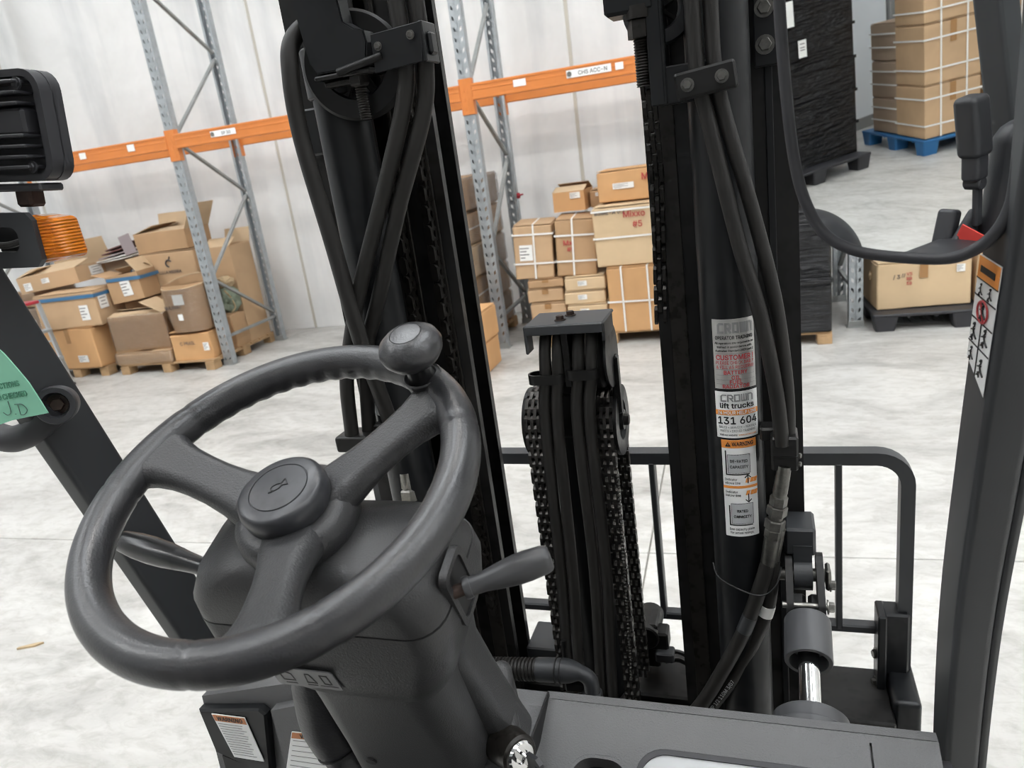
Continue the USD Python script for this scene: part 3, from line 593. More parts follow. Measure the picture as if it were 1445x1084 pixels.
# ------------------------------------------------------------------ the truck: mast
CXM = -.322                                                     # the mast's middle
def cprofile(x_out, w, y0, y1, th, s):
    """C section open towards the middle; s = +1 right, -1 left; x_out is the outer face"""
    o = x_out; i = x_out - s * w
    return unary_union([sbox(min(o, i), y0, max(o, i), y0 + th), sbox(min(o, i), y1 - th, max(o, i), y1), sbox(min(o, o - s * th), y0, max(o, o - s * th), y1)])
XY = np.eye(3)
def rail(name, side, x_out, w, y0, y1, th, z0, z1, label):
    s = 1 if side == 'right' else -1; xo = CXM + s * x_out
    t = T(name, label, 'mast rail', (xo, (y0 + y1) / 2, z0))
    t.add('channel', prism(cprofile(xo, w, y0, y1, th, s), z1 - z0, (0, 0, z0)), BLACK2, smooth=False)
    return t, xo, s
for side in ('left', 'right'):
    t, xo, s = rail('outer_mast_rail', side, .367, .056, 1.10, 1.21, .016, .12, 2.3, f'outer {side} mast rail, black steel channel beside the {side} lift cylinder')
    t.add('guide_strip', cbox(.010, .004, 2.1, .001, (xo - s * .034, 1.0985, 1.2)), BLACK)
    if side == 'right':
        for z in (1.706, 1.749): t.add('bolt', hexbolt((.008, 1.087, z), (0, -1, 0), .0085, .008), STEEL)
        t.add('stop_plate', cbox(.036, .012, .15, .002, (.012, 1.094, 1.755)), BLACK)
    t, xo, s = rail('middle_mast_rail', side, .322, .062, 1.118, 1.222, .014, .2, 2.3, f'middle {side} mast rail, black steel channel behind the {side} lift cylinder')
    t.add('wear_strip', cbox(.006, .004, 2.0, .001, (xo - s * .058, 1.1165, 1.25)), GREASE)
    t.add('roller_track', cbox(.022, .004, 2.0, .001, (xo - s * .03, 1.1165, 1.25)), BLACK)
    t, xo, s = rail('inner_mast_rail', side, .245, .083, 1.14, 1.222, .014, .25, 2.3, f'inner {side} mast rail, greasy black channel at the edge of the open middle')
    t.add('roller_track', cbox(.026, .004, 2.0, .001, (xo - s * .052, 1.1385, 1.27)), GREASE)
    t.add('edge_bar', cbox(.007, .006, 2.0, .001, (xo - s * .012, 1.1365, 1.27)), GREASE)
t = T('mast_crossmember', 'black lower steel crossmember between the mast rails', 'crossmember', (CXM, 1.2, .58))
t.add('beam', cbox(.60, .10, .06, .004, (CXM, 1.245, .545)), BLACK2)
t.add('rear_plate', cbox(.60, .014, .22, .003, (CXM, 1.19, .45)), BLACK2)
t.add('left_ledge', cbox(.075, .09, .06, .003, (-.445, 1.235, .635)), GUARD, label='grey scuffed ledge')
t.add('right_ledge', cbox(.11, .014, .05, .002, (-.215, 1.215, .548)), GUARD)
for side, xc in (('left', -.594), ('right', -.050)):
    t = T('lift_cylinder', f'{side} lift cylinder, long glossy black tube ' + ('with three stacked decals' if side == 'right' else 'behind the steering wheel knob'), 'hydraulic cylinder', (xc, 1.06, .2))
    t.add('tube', cyl((xc, 1.06, .2), (xc, 1.06, 2.2 if side == 'right' else 1.75), .040, 40, c=.002), BLACK, smooth=40)
    if side == 'left': t.add('cylinder_head', cyl((xc, 1.06, 1.73), (xc, 1.06, 1.80), .046, 32, c=.003), BLACK)
    t.add('base_collar', cyl((xc, 1.06, .2), (xc, 1.06, .3), .046, 32, c=.003), BLACK)
    if side == 'right': RCYL = t
    else: LCYL = t
# chains
def chain(label, path, width, ax, n=None, pitch=.0159, rows=3):
    P = A(path, float); seg = np.linalg.norm(np.diff(P, axis=0), axis=1); s = np.r_[0, np.cumsum(seg)]; n = int(s[-1] / pitch)
    t = T('leaf_chain', label, 'chain', P[0]); ax = unit(ax)
    for k in range(n):
        c = A([np.interp((k + .5) * pitch, s, P[:, i]) for i in range(3)]); d = A([np.interp((k + .9) * pitch, s, P[:, i]) - np.interp((k + .1) * pitch, s, P[:, i]) for i in range(3)]); d = unit(d)
        B = np.stack([ax, np.cross(d, ax), d], 1); ms = []
        offs = np.linspace(-1, 1, rows * 2 - 1)
        offs = offs[::2] if k % 2 == 0 else offs[1::2]
        for o in offs:
            ms.append(place(cbox(width / (rows * 2 - 1) * .98, .0148, pitch * 1.85, .005, (o * width / 2 * .88, 0, 0)), c, B))
        ms.append(cyl(c - d * pitch * .5 - ax * (width / 2 + .002), c - d * pitch * .5 + ax * (width / 2 + .002), .0032, 6))
        t.add('chain_link', cat(*ms), LINK if rows > 2 else GREASE, smooth=False)
    return t
def around(x, yf, yb, ztop, zb, r):
    a = np.radians(np.linspace(180, 0, 13)); yc = (yf + yb) / 2
    return [(x, yf, zb)] + [(x, yc + r * math.cos(q), ztop + r * math.sin(q)) for q in a] + [(x, yb, zb)]
chain('right roller-faced lift chain over the middle sheave, its links showing to the driver', around(-.255, 1.112, 1.222, 1.166, .60, .055), .024, (1, 0, 0))
chain('left lift chain over the middle sheave, half hidden behind the black hoses', around(-.378, 1.112, 1.222, 1.166, .60, .055), .024, (1, 0, 0))
t = T('keeper_chain', 'thin bright bead chain hanging along the right middle lift chain', 'chain', (-.243, 1.1, .68))
kp = A([(-.2405 - .012 * q, 1.103 + .002 * math.sin(q * 30), 1.09 - .40 * q) for q in np.linspace(0, 1, 58)])
for p in kp: t.add('bead', trimesh.creation.icosphere(1, .0029).apply_translation(p), STEEL)
# the middle free-lift cylinder with its crosshead
t = T('free_lift_cylinder', 'middle lift cylinder with two chain sheaves on its crosshead', 'hydraulic cylinder', (-.316, 1.19, .5))
t.add('tube', cyl((-.333, 1.205, .5), (-.333, 1.205, 1.15), .043, 32, c=.002), BLACK)
t.add('crosshead', cbox(.10, .075, .085, .006, (-.316, 1.175, 1.185)), BLACK2)
t.add('crosshead_cap', cbox(.085, .05, .05, .006, (-.316, 1.16, 1.245)), BLACK2)
for x_, s in ((-.255, 1), (-.378, -1)):
    p = t.add('chain_sheave', lathe([(0, -.019), (.060, -.019), (.060, -.013), (.047, -.012), (.047, .012), (.060, .013), (.060, .019), (.034, .019), (.032, .012), (.018, .012), (.017, .022), (0, .022)], (x_, 1.167, 1.166), (s, 0, 0), 40), BLACK2)
    t.add('axle_cap', cyl((x_ + s * .018, 1.167, 1.166), (x_ + s * .030, 1.167, 1.166), .010, 16, c=.002), GREASE, parent=p)
t = T('hose_sheave_guard', 'black folded guard plate with two rusty bolts over the four middle hoses', 'hose guard', (-.30, 1.11, 1.35))
t.add('top_plate', cat(cbox(.126, .090, .006, .002, (-.297, 1.120, 1.356)), cbox(.126, .005, .015, .0015, (-.297, 1.075, 1.351)), cbox(.005, .03, .045, .0015, (-.358, 1.088, 1.336)), cbox(.005, .07, .030, .0015, (-.236, 1.115, 1.343))), GUARD)
for p_ in ((-.308, 1.106, 1.359), (-.298, 1.135, 1.359)): t.add('bolt', hexbolt(p_, (0, 0, 1), .0065, .007), RUST)
t.add('hose_pulley', lathe([(0, -.008), (.052, -.008), (.052, -.005), (.044, 0), (.052, .005), (.052, .008), (.02, .008), (0, .010)], (-.245, 1.135, 1.29), (1, 0, 0), 36), BLACK2)
t.add('hose_pulley', lathe([(0, -.022), (.040, -.022), (.040, .022), (0, .022)], (-.30, 1.15, 1.305), (1, 0, 0), 30), DARK)
t.add('centre_strap', cbox(.010, .006, .10, .001, (-.299, 1.085, 1.305)), BLACK2)
t.add('yoke', cbox(.10, .02, .05, .004, (-.30, 1.165, 1.245)), BLACK2)
t.add('pulley_arm', cbox(.012, .02, .10, .003, (-.237, 1.15, 1.235)), BLACK2)
HX = [(-.334, 1.12), (-.313, 1.12), (-.280, 1.12), (-.259, 1.12)]
for k, (x_, y_) in enumerate(HX):
    P_ = spline([(x_, 1.16, 1.336), (x_, 1.115, 1.340), (x_, 1.092, 1.318), (x_ - .004, 1.088, 1.27), (x_ - .014, 1.088, 1.188), (x_ - .020 + (k > 1) * .006, 1.088, .922), (x_ - .031 + (k > 1) * .005, 1.092, .712), (x_ - .036, 1.11, .55)], 10)
    t = T('hydraulic_hose', 'black hydraulic hose under the folded guard, %s of the four in the middle' % ('leftmost', 'second from left', 'third from left', 'rightmost')[k], 'hose', P_[0], group='middle mast hoses')
    t.add('hose', tube(P_, .0098, 16), RUBBER)
for k, (xa, xb) in enumerate(((-.366, -.306), (-.303, -.250))):
    t = T('hose_clip', 'black oval clip round the %s pair of middle hoses' % ('left', 'right')[k], 'hose clip', ((xa + xb) / 2, 1.088, 1.268))
    q = rrect(xb - xa, .030, .0149, 8); q2 = rrect(xb - xa - .006, .024, .0119, 8)
    t.add('band', prism(Polygon(q, [q2]), .016, ((xa + xb) / 2, 1.088, 1.262 + .006 * k)), BLACK2)
# load backrest
t = T('load_backrest', 'black load backrest frame with its carriage plate, standing ahead of the mast', 'load backrest', (CXM, 1.42, .3))
x0, x1 = -.896, .252
fr = tube(spline([(x0, 1.42, .40), (x0, 1.42, .7), (x0, 1.42, .93), (x0 + .012, 1.42, .972), (x0 + .06, 1.42, .988)], 6), .014, 4)
top = []
for yy in (0,):
    ro = rrect(1.148, 1.2, .065, 8); ri = rrect(1.148 - .05, 1.2 - .05, .042, 8)
    frame = Polygon(ro, [ri]).intersection(sbox(-1, -.10, 1, 1)); frame = prism(frame, .034, (CXM, 1.44, .397), XZ)
t.add('outer_frame', frame, GUARD, smooth=40)
t.add('lower_bar', cbox(1.11, .026, .018, .003, (CXM, 1.42, .606)), GUARD)
for x_ in (-.235, -.02, .105 - .21 - .3, -.66):
    t.add('upright_bar', cbox(.012, .03, .37, .002, (x_, 1.42, .79)), GUARD)
t.add('upright_bar', cbox(.012, .03, .37, .002, (.12, 1.42, .79)), GUARD)
t.add('carriage_plate', cbox(1.10, .16, .05, .004, (CXM - .02, 1.355, .47)), BLACK2)
t.add('front_face', cbox(1.10, .03, .14, .004, (CXM - .02, 1.30, .375)), BLACK2)
t.add('carriage_end_block', rbox(.05, .13, .13, .010, 10, (.232, 1.37, .455)), BLACK)
t.add('side_bracket', cat(cbox(.016, .06, .24, .003, (.195, 1.40, .545)), cbox(.05, .05, .15, .004, (.222, 1.42, .58))), BLACK)
for z in (.565, .495): t.add('bolt', hexbolt((.187, 1.39, z), (-1, -.3, 0), .009, .008), STEEL)
t = T('hose_block', 'black bolted hydraulic block with two thin pipes at the foot of the mast', 'hydraulic block', (-.225, 1.26, .62))
t.add('block', cat(cbox(.045, .06, .10, .004, (-.247, 1.28, .645)), cbox(.035, .04, .04, .004, (-.222, 1.265, .66)), cyl((-.247, 1.24, .67), (-.247, 1.33, .67), .026, 20, c=.003)), BLACK2)
t.add('valve_cap', cbox(.036, .03, .022, .003, (-.212, 1.245, .634)), GUARD)
for z in (.625, .605): t.add('pipe', tube(spline([(-.215, 1.26, z), (-.19, 1.26, z + .006), (-.165, 1.26, z - .005)], 6), .0045, 8), BLACK2)

# ------------------------------------------------------------------ mast plumbing on the left
t = T('chain_anchor_bracket', 'black anchor bracket with folded flange and threaded rod at top left of the mast', 'chain anchor', (-.545, 1.0, 1.76))
pl = A([(-.612, 1.98), (-.589, 1.772), (-.580, 1.757), (-.552, 1.756), (-.503, 1.758), (-.496, 1.785), (-.498, 1.800), (-.512, 1.805), (-.526, 1.815), (-.530, 1.86), (-.53, 1.98)])
t.add('cover_plate', prism(pl, .03, (0, 1.015, 0), XZ, c=.002), BLACK, smooth=False)
t.add('bottom_flange', cat(cbox(.088, .06, .006, .002, (-.541, 1.012, 1.751)), cyl((-.545, .982, 1.754), (-.475, .982, 1.764), .0055, 12)), BLACK2)
t.add('nut', cat(hexbolt((-.525, 1.0, 1.748), (0, 0, -1), .015, .014), cbox(.05, .02, .008, .002, (-.55, 1.0, 1.742))), GREASE)
t.add('threaded_rod', lathe([(0, 0)] + [(r_, z_) for k in range(16) for r_, z_ in ((.0085, .0034 * k), (.0070, .0034 * k + .0017))] + [(.0085, .056), (0, .056)], (-.525, 1.0, 1.690), (0, 0, 1), 16), GREASE)
t = T('hose_cover_plate', 'small black rectangular plate with two bolts over the upper left hoses', 'cover plate', (-.45, 1.0, 1.77))
t.add('plate', prism([(-.489, 1.744), (-.418, 1.748), (-.412, 1.796), (-.487, 1.792)], .005, (0, .985, 0), XZ, c=.001), BLACK, smooth=False)
t.add('side_lip', cat(cbox(.006, .045, .05, .0015, (-.414, 1.003, 1.772)), cbox(.008, .02, .028, .003, (-.409, 1.0, 1.770))), BLACK)
for p_ in ((-.478, .98, 1.776), (-.429, .98, 1.782)): t.add('bolt', hexbolt(p_, (0, -1, 0), .0042, .004), STEEL)
t.add('stand_off', cbox(.04, .07, .03, .003, (-.45, 1.03, 1.772)), BLACK2)
t = T('hose_sheave', 'big black hose pulley ring behind the left anchor bracket', 'pulley', (-.54, 1.04, 1.77))
t.add('wheel', lathe([(.046, -.014), (.070, -.014), (.074, -.010), (.066, 0), (.074, .010), (.070, .014), (.046, .014), (.043, .006), (.043, -.006)], (-.545, 1.035, 1.765), (.25, -1, 0), 48), BLACK2)
t.add('hub', cat(lathe([(0, -.01), (.018, -.01), (.018, .012), (0, .012)], (-.545, 1.035, 1.765), (.25, -1, 0), 20), *[place(cbox(.09, .012, .006, .002), (-.545, 1.035, 1.765), basis((.25, -1, 0)) @ trimesh.transformations.rotation_matrix(a, [0, 0, 1])[:3, :3]) for a in (0, 1.05, 2.1)]), BLACK2)
t = T('mast_stay', 'dark steel stay behind the upper left hose, beside the lift cylinder', 'mast bracket', (-.66, 1.12, 1.7))
t.add('stay', cat(cbox(.03, .05, .28, .003, (-.665, 1.13, 1.74)), cbox(.055, .04, .07, .003, (-.648, 1.10, 1.69))), BLACK)
LHOSE = [('thick black hose curving along the outer left of the mast from the pulley', [(-.545, 1.05, 1.85), (-.582, 1.04, 1.842), (-.615, 1.0, 1.81), (-.622, .985, 1.761), (-.625, .985, 1.674), (-.610, .985, 1.528), (-.595, .985, 1.371), (-.588, 1.0, 1.28), (-.592, 1.03, 1.18), (-.600, 1.05, 1.11)], .0125),
         ('black hose crossing from the bolted plate down to the left clamp', [(-.452, 1.0, 2.0), (-.45, 1.0, 1.80), (-.451, 1.0, 1.751), (-.465, 1.0, 1.699), (-.513, 1.0, 1.599), (-.584, 1.0, 1.46), (-.622, 1.0, 1.372), (-.645, 1.0, 1.302), (-.656, 1.0, 1.21)], .0118),
         ('black hose beside it, second crossing hose from the bolted plate', [(-.428, 1.01, 2.0), (-.427, 1.01, 1.80), (-.428, 1.01, 1.738), (-.445, 1.01, 1.678), (-.502, 1.01, 1.568), (-.565, 1.015, 1.437), (-.612, 1.02, 1.34), (-.635, 1.02, 1.21)], .0118)]
for lb, P_, r_ in LHOSE:
    t = T('hydraulic_hose', lb, 'hose', P_[0]); t.add('hose', tube(spline(P_, 9), r_, 18), RUBBER)
t = T('hose_clamp', 'black saddle clamp holding hoses beside the left lift cylinder', 'hose clamp', (-.64, 1.01, 1.195))
t.add('saddle', rbox(.075, .05, .028, .005, 10, (-.645, 1.01, 1.198)), BLACK2)
t.add('arm', cbox(.05, .03, .02, .003, (-.60, 1.03, 1.212)), BLACK2)
t = T('hose_fitting', 'zinc hex hose fitting low on the left lift cylinder, above the column cover', 'hydraulic fitting', (-.588, 1.05, 1.0))
for z, r_ in ((1.112, .0125), (1.088, .0165), (1.048, .020), (1.018, .017)):
    t.add('hex_nut', lathe([(0, -.010), (r_, -.010), (r_, .008), (r_ * .85, .011), (0, .011)], (-.588, 1.03, z), (.0, .1, 1), 6), ZINC, smooth=False)
t.add('stem', cyl((-.588, 1.03, .96), (-.588, 1.03, 1.13), .0115, 20), ZINC)
t.add('mount_plate', cat(cbox(.075, .05, .007, .002, (-.608, 1.03, 1.034)), cyl((-.638, 1.03, .93), (-.638, 1.03, 1.03), .019, 20)), BLACK2)
# ------------------------------------------------------------------ mast plumbing on the right
t = T('chain_anchor_rod', 'threaded chain anchor rod hanging under a black block at the upper right of the gap', 'chain anchor', (-.14, 1.03, 1.7))
t.add('block', cbox(.062, .05, .21, .004, (-.150, 1.04, 1.867)), BLACK, smooth=False)
t.add('nut', cat(lathe([(0, 0), (.0165, 0), (.0165, .02), (.013, .024), (0, .024)], (-.139, 1.03, 1.733), (0, 0, 1), 6), cyl((-.139, 1.03, 1.755), (-.139, 1.03, 1.77), .018, 20)), GREASE)
t.add('threaded_rod', lathe([(0, 0)] + [(r_, z_) for k in range(17) for r_, z_ in ((.0105, .0034 * k), (.0090, .0034 * k + .0017))] + [(.0105, .058), (0, .058)], (-.139, 1.03, 1.676), (0, 0, 1), 20), GREASE)
chain('thin lift chain hanging under the threaded rod along the right inner rail', [(-.135, 1.03, 1.68), (-.141, 1.10, 1.56), (-.151, 1.140, 1.44), (-.157, 1.145, 1.33)], .016, (1, 0, 0), rows=2)
chain('thin lift chain running down inside the left mast rails, seen edge-on', [(-.515, 1.132, 1.74), (-.515, 1.132, .78)], .012, (.3, 1, 0), rows=2)
chain('second thin lift chain deeper between the left mast rails', [(-.560, 1.112, 1.60), (-.560, 1.112, 1.22)], .010, (.3, 1, 0), rows=2)
t = T('hose_bracket', 'long black flat bracket strip carrying the right hose clamp', 'bracket', (-.12, 1.02, 1.7))
t.add('strip', cat(cbox(.018, .006, .40, .0015, (-.122, 1.02, 1.85)), cbox(.006, .05, .40, .0015, (-.113, 1.043, 1.85))), BLACK, smooth=False)
t.add('arm', cbox(.06, .008, .046, .002, (-.088, 1.024, 1.672)), BLACK)
t = T('hose_clamp', 'black two-bolt clamp plate over the two hoses of the right mast', 'hose clamp', (-.062, 1.0, 1.67))
t.add('clamp_plate', prism(LineString([(-.081, 1.6675), (-.041, 1.6715)]).buffer(.012, cap_style=3).buffer(.004).buffer(0), .022, (0, 1.005, 0), XZ, c=.003), BLACK2)
for p_ in ((-.082, .982, 1.6675), (-.042, .982, 1.6715)):
    t.add('bolt', hexbolt(p_, (0, -1, 0), .0058, .006), STEEL)
t = T('hose_sheave', 'black spoked hose pulley at the very top of the right mast', 'pulley', (-.11, 1.06, 1.79))
t.add('wheel', lathe([(.027, -.008), (.042, -.008), (.045, -.005), (.040, 0), (.045, .005), (.042, .008), (.027, .008), (.025, .003), (.025, -.003)], (-.117, 1.045, 1.766), (.30, -1, 0), 44), GUARD)
t.add('spokes', cat(*[place(cbox(.054, .006, .005, .001), (-.117, 1.045, 1.766), basis((.30, -1, 0)) @ trimesh.transformations.rotation_matrix(a, [0, 0, 1])[:3, :3]) for a in (.4, 1.45, 2.5)]), BLACK2)
RH = [('left one of the two hoses held by the right two-bolt clamp', [(-.075, 1.0, 1.95), (-.073, 1.0, 1.761), (-.071, 1.0, 1.682), (-.061, 1.0, 1.624), (-.0315, .995, 1.473), (-.009, .992, 1.379), (.008, .995, 1.27), (.014, 1.0, 1.19)], .0098),
      ('right one of the two hoses held by the right two-bolt clamp', [(-.053, 1.004, 1.95), (-.052, 1.004, 1.757), (-.051, 1.004, 1.687), (-.042, 1.004, 1.629), (-.013, 1.004, 1.507), (.011, 1.006, 1.387), (.022, 1.01, 1.27), (.023, 1.014, 1.19)], .0092)]
for lb, P_, r_ in RH:
    t = T('hydraulic_hose', lb, 'hose', P_[0]); t.add('hose', tube(spline(P_, 9), r_, 18), RUBBER)
t = T('hose_clamp', 'black block clamp at the lower end of the right mast hoses', 'hose clamp', (.016, 1.015, 1.175))
t.add('block', cat(cbox(.036, .045, .030, .003, (.017, 1.018, 1.187)), cbox(.036, .03, .032, .003, (.017, 1.03, 1.158)), cbox(.02, .03, .02, .003, (-.005, 1.035, 1.196))), BLACK2)
t.add('bolt', cat(hexbolt((.035, 1.02, 1.165), (1, -.4, 0), .004, .004, False), hexbolt((.035, 1.02, 1.152), (1, -.4, 0), .004, .004, False)), STEEL)
t = T('hose_fitting', 'dull steel hose fittings under the right block clamp', 'hydraulic fitting', (.01, 1.02, 1.1))
def fitrun(pts, n):
    out = []
    P_ = spline(pts, 12); k = len(P_)
    return P_
ax_ = unit(A([.017, 1.02, 1.152]) - A([-.010, 1.02, .990]))
b0 = A([.017, 1.02, 1.152])
t.add('ferrule', cyl(b0 - ax_ * .002, b0 - ax_ * .045, .0098, 20, .0105), STEEL)
for d_, r_ in ((.058, .0125), (.074, .0145), (.096, .0145), (.112, .0125)): t.add('hex_nut', lathe([(0, -.007), (r_, -.007), (r_, .006), (r_ * .9, .008), (0, .008)], b0 - ax_ * d_, ax_, 6), STEEL, smooth=False)
t.add('stem', cyl(b0 - ax_ * .04, b0 - ax_ * .13, .010, 20), STEEL)
t.add('ferrule', cyl(b0 - ax_ * .118, b0 - ax_ * .165, .0118, 20, .011), STEEL)
t.add('ferrule', cyl(A([.006, 1.03, 1.045]), A([-.004, 1.03, .992]), .0105, 20), STEEL)
JH = [('black lower right hose with printed lettering, left of the pair under the fittings', [(-.010, 1.02, .992), (-.022, 1.02, .95), (-.049, 1.02, .869), (-.085, 1.02, .79), (-.125, 1.02, .715), (-.19, 1.03, .62)]),
      ('black lower right hose with a white sleeve, right of the pair under the fittings', [(-.004, 1.03, .990), (-.008, 1.03, .94), (-.019, 1.03, .888), (-.055, 1.03, .80), (-.095, 1.03, .729), (-.15, 1.04, .64)])]
for k, (lb, P_) in enumerate(JH):
    t = T('hydraulic_hose', lb, 'hose', P_[0]); S_ = spline(P_, 12); t.add('hose', tube(S_, .0112, 18), RUBBER)
    i0, i1 = ((20, 25), (19, 24))[k]
    t.add('sleeve', tube(S_[i0:i1], .0118, 18), PAPER if k else GUARD)
    # the printing along the hose
    word = ('CROWN 517 11/05', 'HOSE FLEXOR-5 MP 1/2 110M 3/07')[k]; Sx = S_[i1 + 3:]; ln = np.r_[0, np.cumsum(np.linalg.norm(np.diff(Sx, axis=0), axis=1))]
    m = meshkit.text_mesh(word, .006, .0004); m.apply_translation((-m.bounds[0][0], -.003, 0)); v = m.vertices.copy(); sc = (ln[-1] * .9) / max(v[:, 0].max(), 1e-6); sc = min(sc, 1.)
    uu = ln[-1] * .95 - v[:, 0] * sc; C_ = np.stack([np.interp(uu, ln, Sx[:, i]) for i in range(3)], 1); Tn = np.stack([np.interp(uu, ln, np.gradient(Sx[:, i])) for i in range(3)], 1); Tn /= np.linalg.norm(Tn, axis=1, keepdims=True)
    face = unit(A([.12, -1, .35])); up_ = np.cross(face, -Tn); up_ /= np.linalg.norm(up_, axis=1, keepdims=True); out_ = np.cross(-Tn, up_)
    a_ = v[:, 1:2] / .0112; m.vertices = C_ + (.0113 + v[:, 2:3]) * (np.cos(a_) * out_ + np.sin(a_) * up_)
    if np.linalg.det(np.stack([-Tn[0], up_[0], out_[0]])) < 0: m.invert()
    t.add('printing', m, DLIGHT, smooth=False)
t = T('cable_tie', 'thin black cable tie looped round the right lift cylinder and hose', 'cable tie', (-.03, 1.03, .965))
t.add('loop', tube(spline([(-.091, 1.04, .975), (-.082, 1.02, .962), (-.05, 1.010, .948), (-.02, 1.004, .945), (.0, 1.006, .962), (.008, 1.02, .985)], 8), .0014, 6), DARK)
# low corrugated hose with an elbow
t = T('corrugated_hose', 'black corrugated hose with an elbow lying behind the dash at the mast foot', 'hose', (-.38, .95, .80))
zz_ = np.linspace(0, 1, 120); P_ = np.c_[-.52 + .15 * zz_, np.full(120, .955), .800 + .012 * zz_]
t.add('corrugated_tube', tube(P_, .0175 + .0012 * np.sign(np.sin(zz_ * 150)), 20), RUBBER, smooth=50)
t.add('smooth_end', tube(spline([(-.372, .955, .812), (-.325, .955, .815), (-.300, .955, .813), (-.286, .953, .803), (-.283, .95, .78)], 8), np.r_[np.full(9, .0195), np.linspace(.0195, .0125, 8), np.full(16, .0125)], 20), GUARD)
t.add('hose_band', cat(*[ring(.0195, .0016, (x_, .955, .8143), (1, 0, 0), 24, 6) for x_ in (-.340, -.332)]), DARK)
t.add('elbow_collar', cyl((-.284, .951, .783), (-.283, .95, .765), .0165, 24, c=.002), GUARD)
t.add('down_pipe', tube(spline([(-.283, .95, .775), (-.283, .96, .72), (-.283, 1.06, .64), (-.283, 1.2, .56)], 6), .0125, 14), GUARD)
t.add('support', cat(cbox(.05, .03, .02, .003, (-.305, .97, .782)), tube([(-.335, .985, .80), (-.332, .985, .85)], .004, 8)), BLACK2)

# ------------------------------------------------------------------ tilt cylinder
TA, TB = A([.042, 1.0, .919]), A([.0395, .915, .890])
t = T('tilt_cylinder', 'grey tilt cylinder with chrome rod at the lower right of the mast', 'hydraulic cylinder', TA)
td = unit(TB - TA); TBs = basis(td, [1, 0, 0])
def al(d): return TA + td * d
t.add('mast_lug', cat(cbox(.044, .06, .046, .004, (.036, 1.075, 1.012)), prism(Point(0, 0).buffer(.024, 12).union(sbox(-.006, 0, .044, .05)), .026, (.026, 1.048, .958), YZ)), GUARD, label='grey painted lug welded to the mast')
for x_ in (.014, .057): t.add('clevis_arm', prism(LineString([(.005, .012), (-.040, -.030)]).buffer(.021, 8), .010, (x_, 1.046, .958), YZ), BLACK2)
t.add('pin', cat(cyl((.004, 1.046, .958), (.078, 1.046, .958), .010, 20, c=.001), cbox(.007, .026, .036, .003, (.073, 1.040, .960)), hexbolt((.076, 1.036, .948), (1, 0, 0), .007, .008)), STEEL)
t.add('clamp_bolt', cat(cyl((.008, .998, .936), (.076, .998, .936), .005, 16), hexbolt((.070, .998, .936), (1, 0, 0), .0075, .009)), ZINC)
for s_ in (-1, 1): t.add('clamp_head', place(cbox(.022, .034, .034, .005), al(-.012) + A([s_ * .0125, 0, 0]), TBs), BLACK2)
t.add('sleeve', lathe([(.020, .0), (.0305, .0), (.032, .003), (.032, .066), (.031, .068), (.026, .068), (.0245, .045), (0, .045)], al(.010), td, 44), CAST, smooth=40)
t.add('rod', cyl(al(.05), al(.19), .0140, 28), CHROME)
t.add('wiper', ring(.0140, .0012, al(.150), td, 24, 6), BLACK2)
t.add('gland_cap', lathe([(0, 0), (.042, 0), (.047, .004), (.048, .02), (.0495, .022), (.0495, .10), (0, .10)], al(.160), td, 44), CAST, smooth=35)

# ------------------------------------------------------------------ decals wrapped round the lift cylinders
def wrapd(m, c, r, th0, lift=0.0):
    m = m.copy(); v = m.vertices.copy(); a = th0 + v[:, 0] / r; R_ = r + .0003 + lift + v[:, 2]
    m.vertices = np.c_[c[0] + R_ * np.sin(a), c[1] - R_ * np.cos(a), v[:, 1]]; return m
def sheet(x0, x1, z0, z1, n=14, d=.0002):
    xs = np.linspace(x0, x1, n); V = []; 
    for x in xs: V.append([(x, z0, 0), (x, z1, 0), (x, z1, d), (x, z0, d)])
    return rings(V)
def flat(poly, d=.0003):
    g = poly if hasattr(poly, 'geom_type') else Polygon(poly)
    m = cat(*[trimesh.creation.extrude_polygon(q, d, engine='earcut') for q in getattr(g, 'geoms', [g])]); return m
def line(s, h, x, z, bold=False, align='c', w=None):
    m = meshkit.text_mesh(s, h, .0003, bold); x0, x1 = m.bounds[0][0], m.bounds[1][0]
    m.apply_translation((-(x0 + x1) / 2 if align == 'c' else (-x0 if align == 'l' else -x1), 0, 0))
    if w: m.apply_scale((w / (x1 - x0), 1, 1))
    m.apply_translation((x, z, 0)); return m
def logo(cx, z, w, h, st):
    """the five squared letters of the maker's mark, drawn as bent strokes"""
    g = w / 5.; k = []
    for i, ch in enumerate('crown'):
        x0, x1 = cx - w / 2 + i * g + st * .7, cx - w / 2 + (i + 1) * g - st * .7; m_ = (x0 + x1) / 2; b, tq = z + st / 2, z + h - st / 2; c_ = (x1 - x0) * .3
        k += {'c': [[(x1, tq), (x0 + c_, tq), (x0, tq - c_), (x0, b), (x1, b)]], 'r': [[(x0, b), (x0, tq), (x1 - c_, tq), (x1, tq - c_), (x1, b + (tq - b) * .45), (m_, b + (tq - b) * .45), (x1, b)]],
              'o': [[(x0, b), (x0, tq), (x1, tq), (x1, b), (x0, b)]], 'w': [[(x0, tq), (x0, b), (x1, b), (x1, tq)], [(m_, b), (m_, tq)]], 'n': [[(x0, b), (x0, tq), (x1 - c_, tq), (x1, tq - c_), (x1, b)]]}[ch]
    return flat(unary_union([LineString(l).buffer(st / 2, cap_style=3, join_style=2) for l in k]))
CC, CR, TH = (-.050, 1.06), .040, .17
def onc(m, lift=.0003):
    if np.ptp(m.vertices[:, 0]) > .008:
        v_, f_ = trimesh.remesh.subdivide_to_size(m.vertices, m.faces, .006); m = trimesh.Trimesh(v_, f_, process=False)
    return wrapd(m, CC, CR, TH, lift)
def decal(w, z0, z1, bg):
    return RCYL.add('decal', onc(sheet(-w / 2, w / 2, z0, z1), 0), bg, smooth=60)
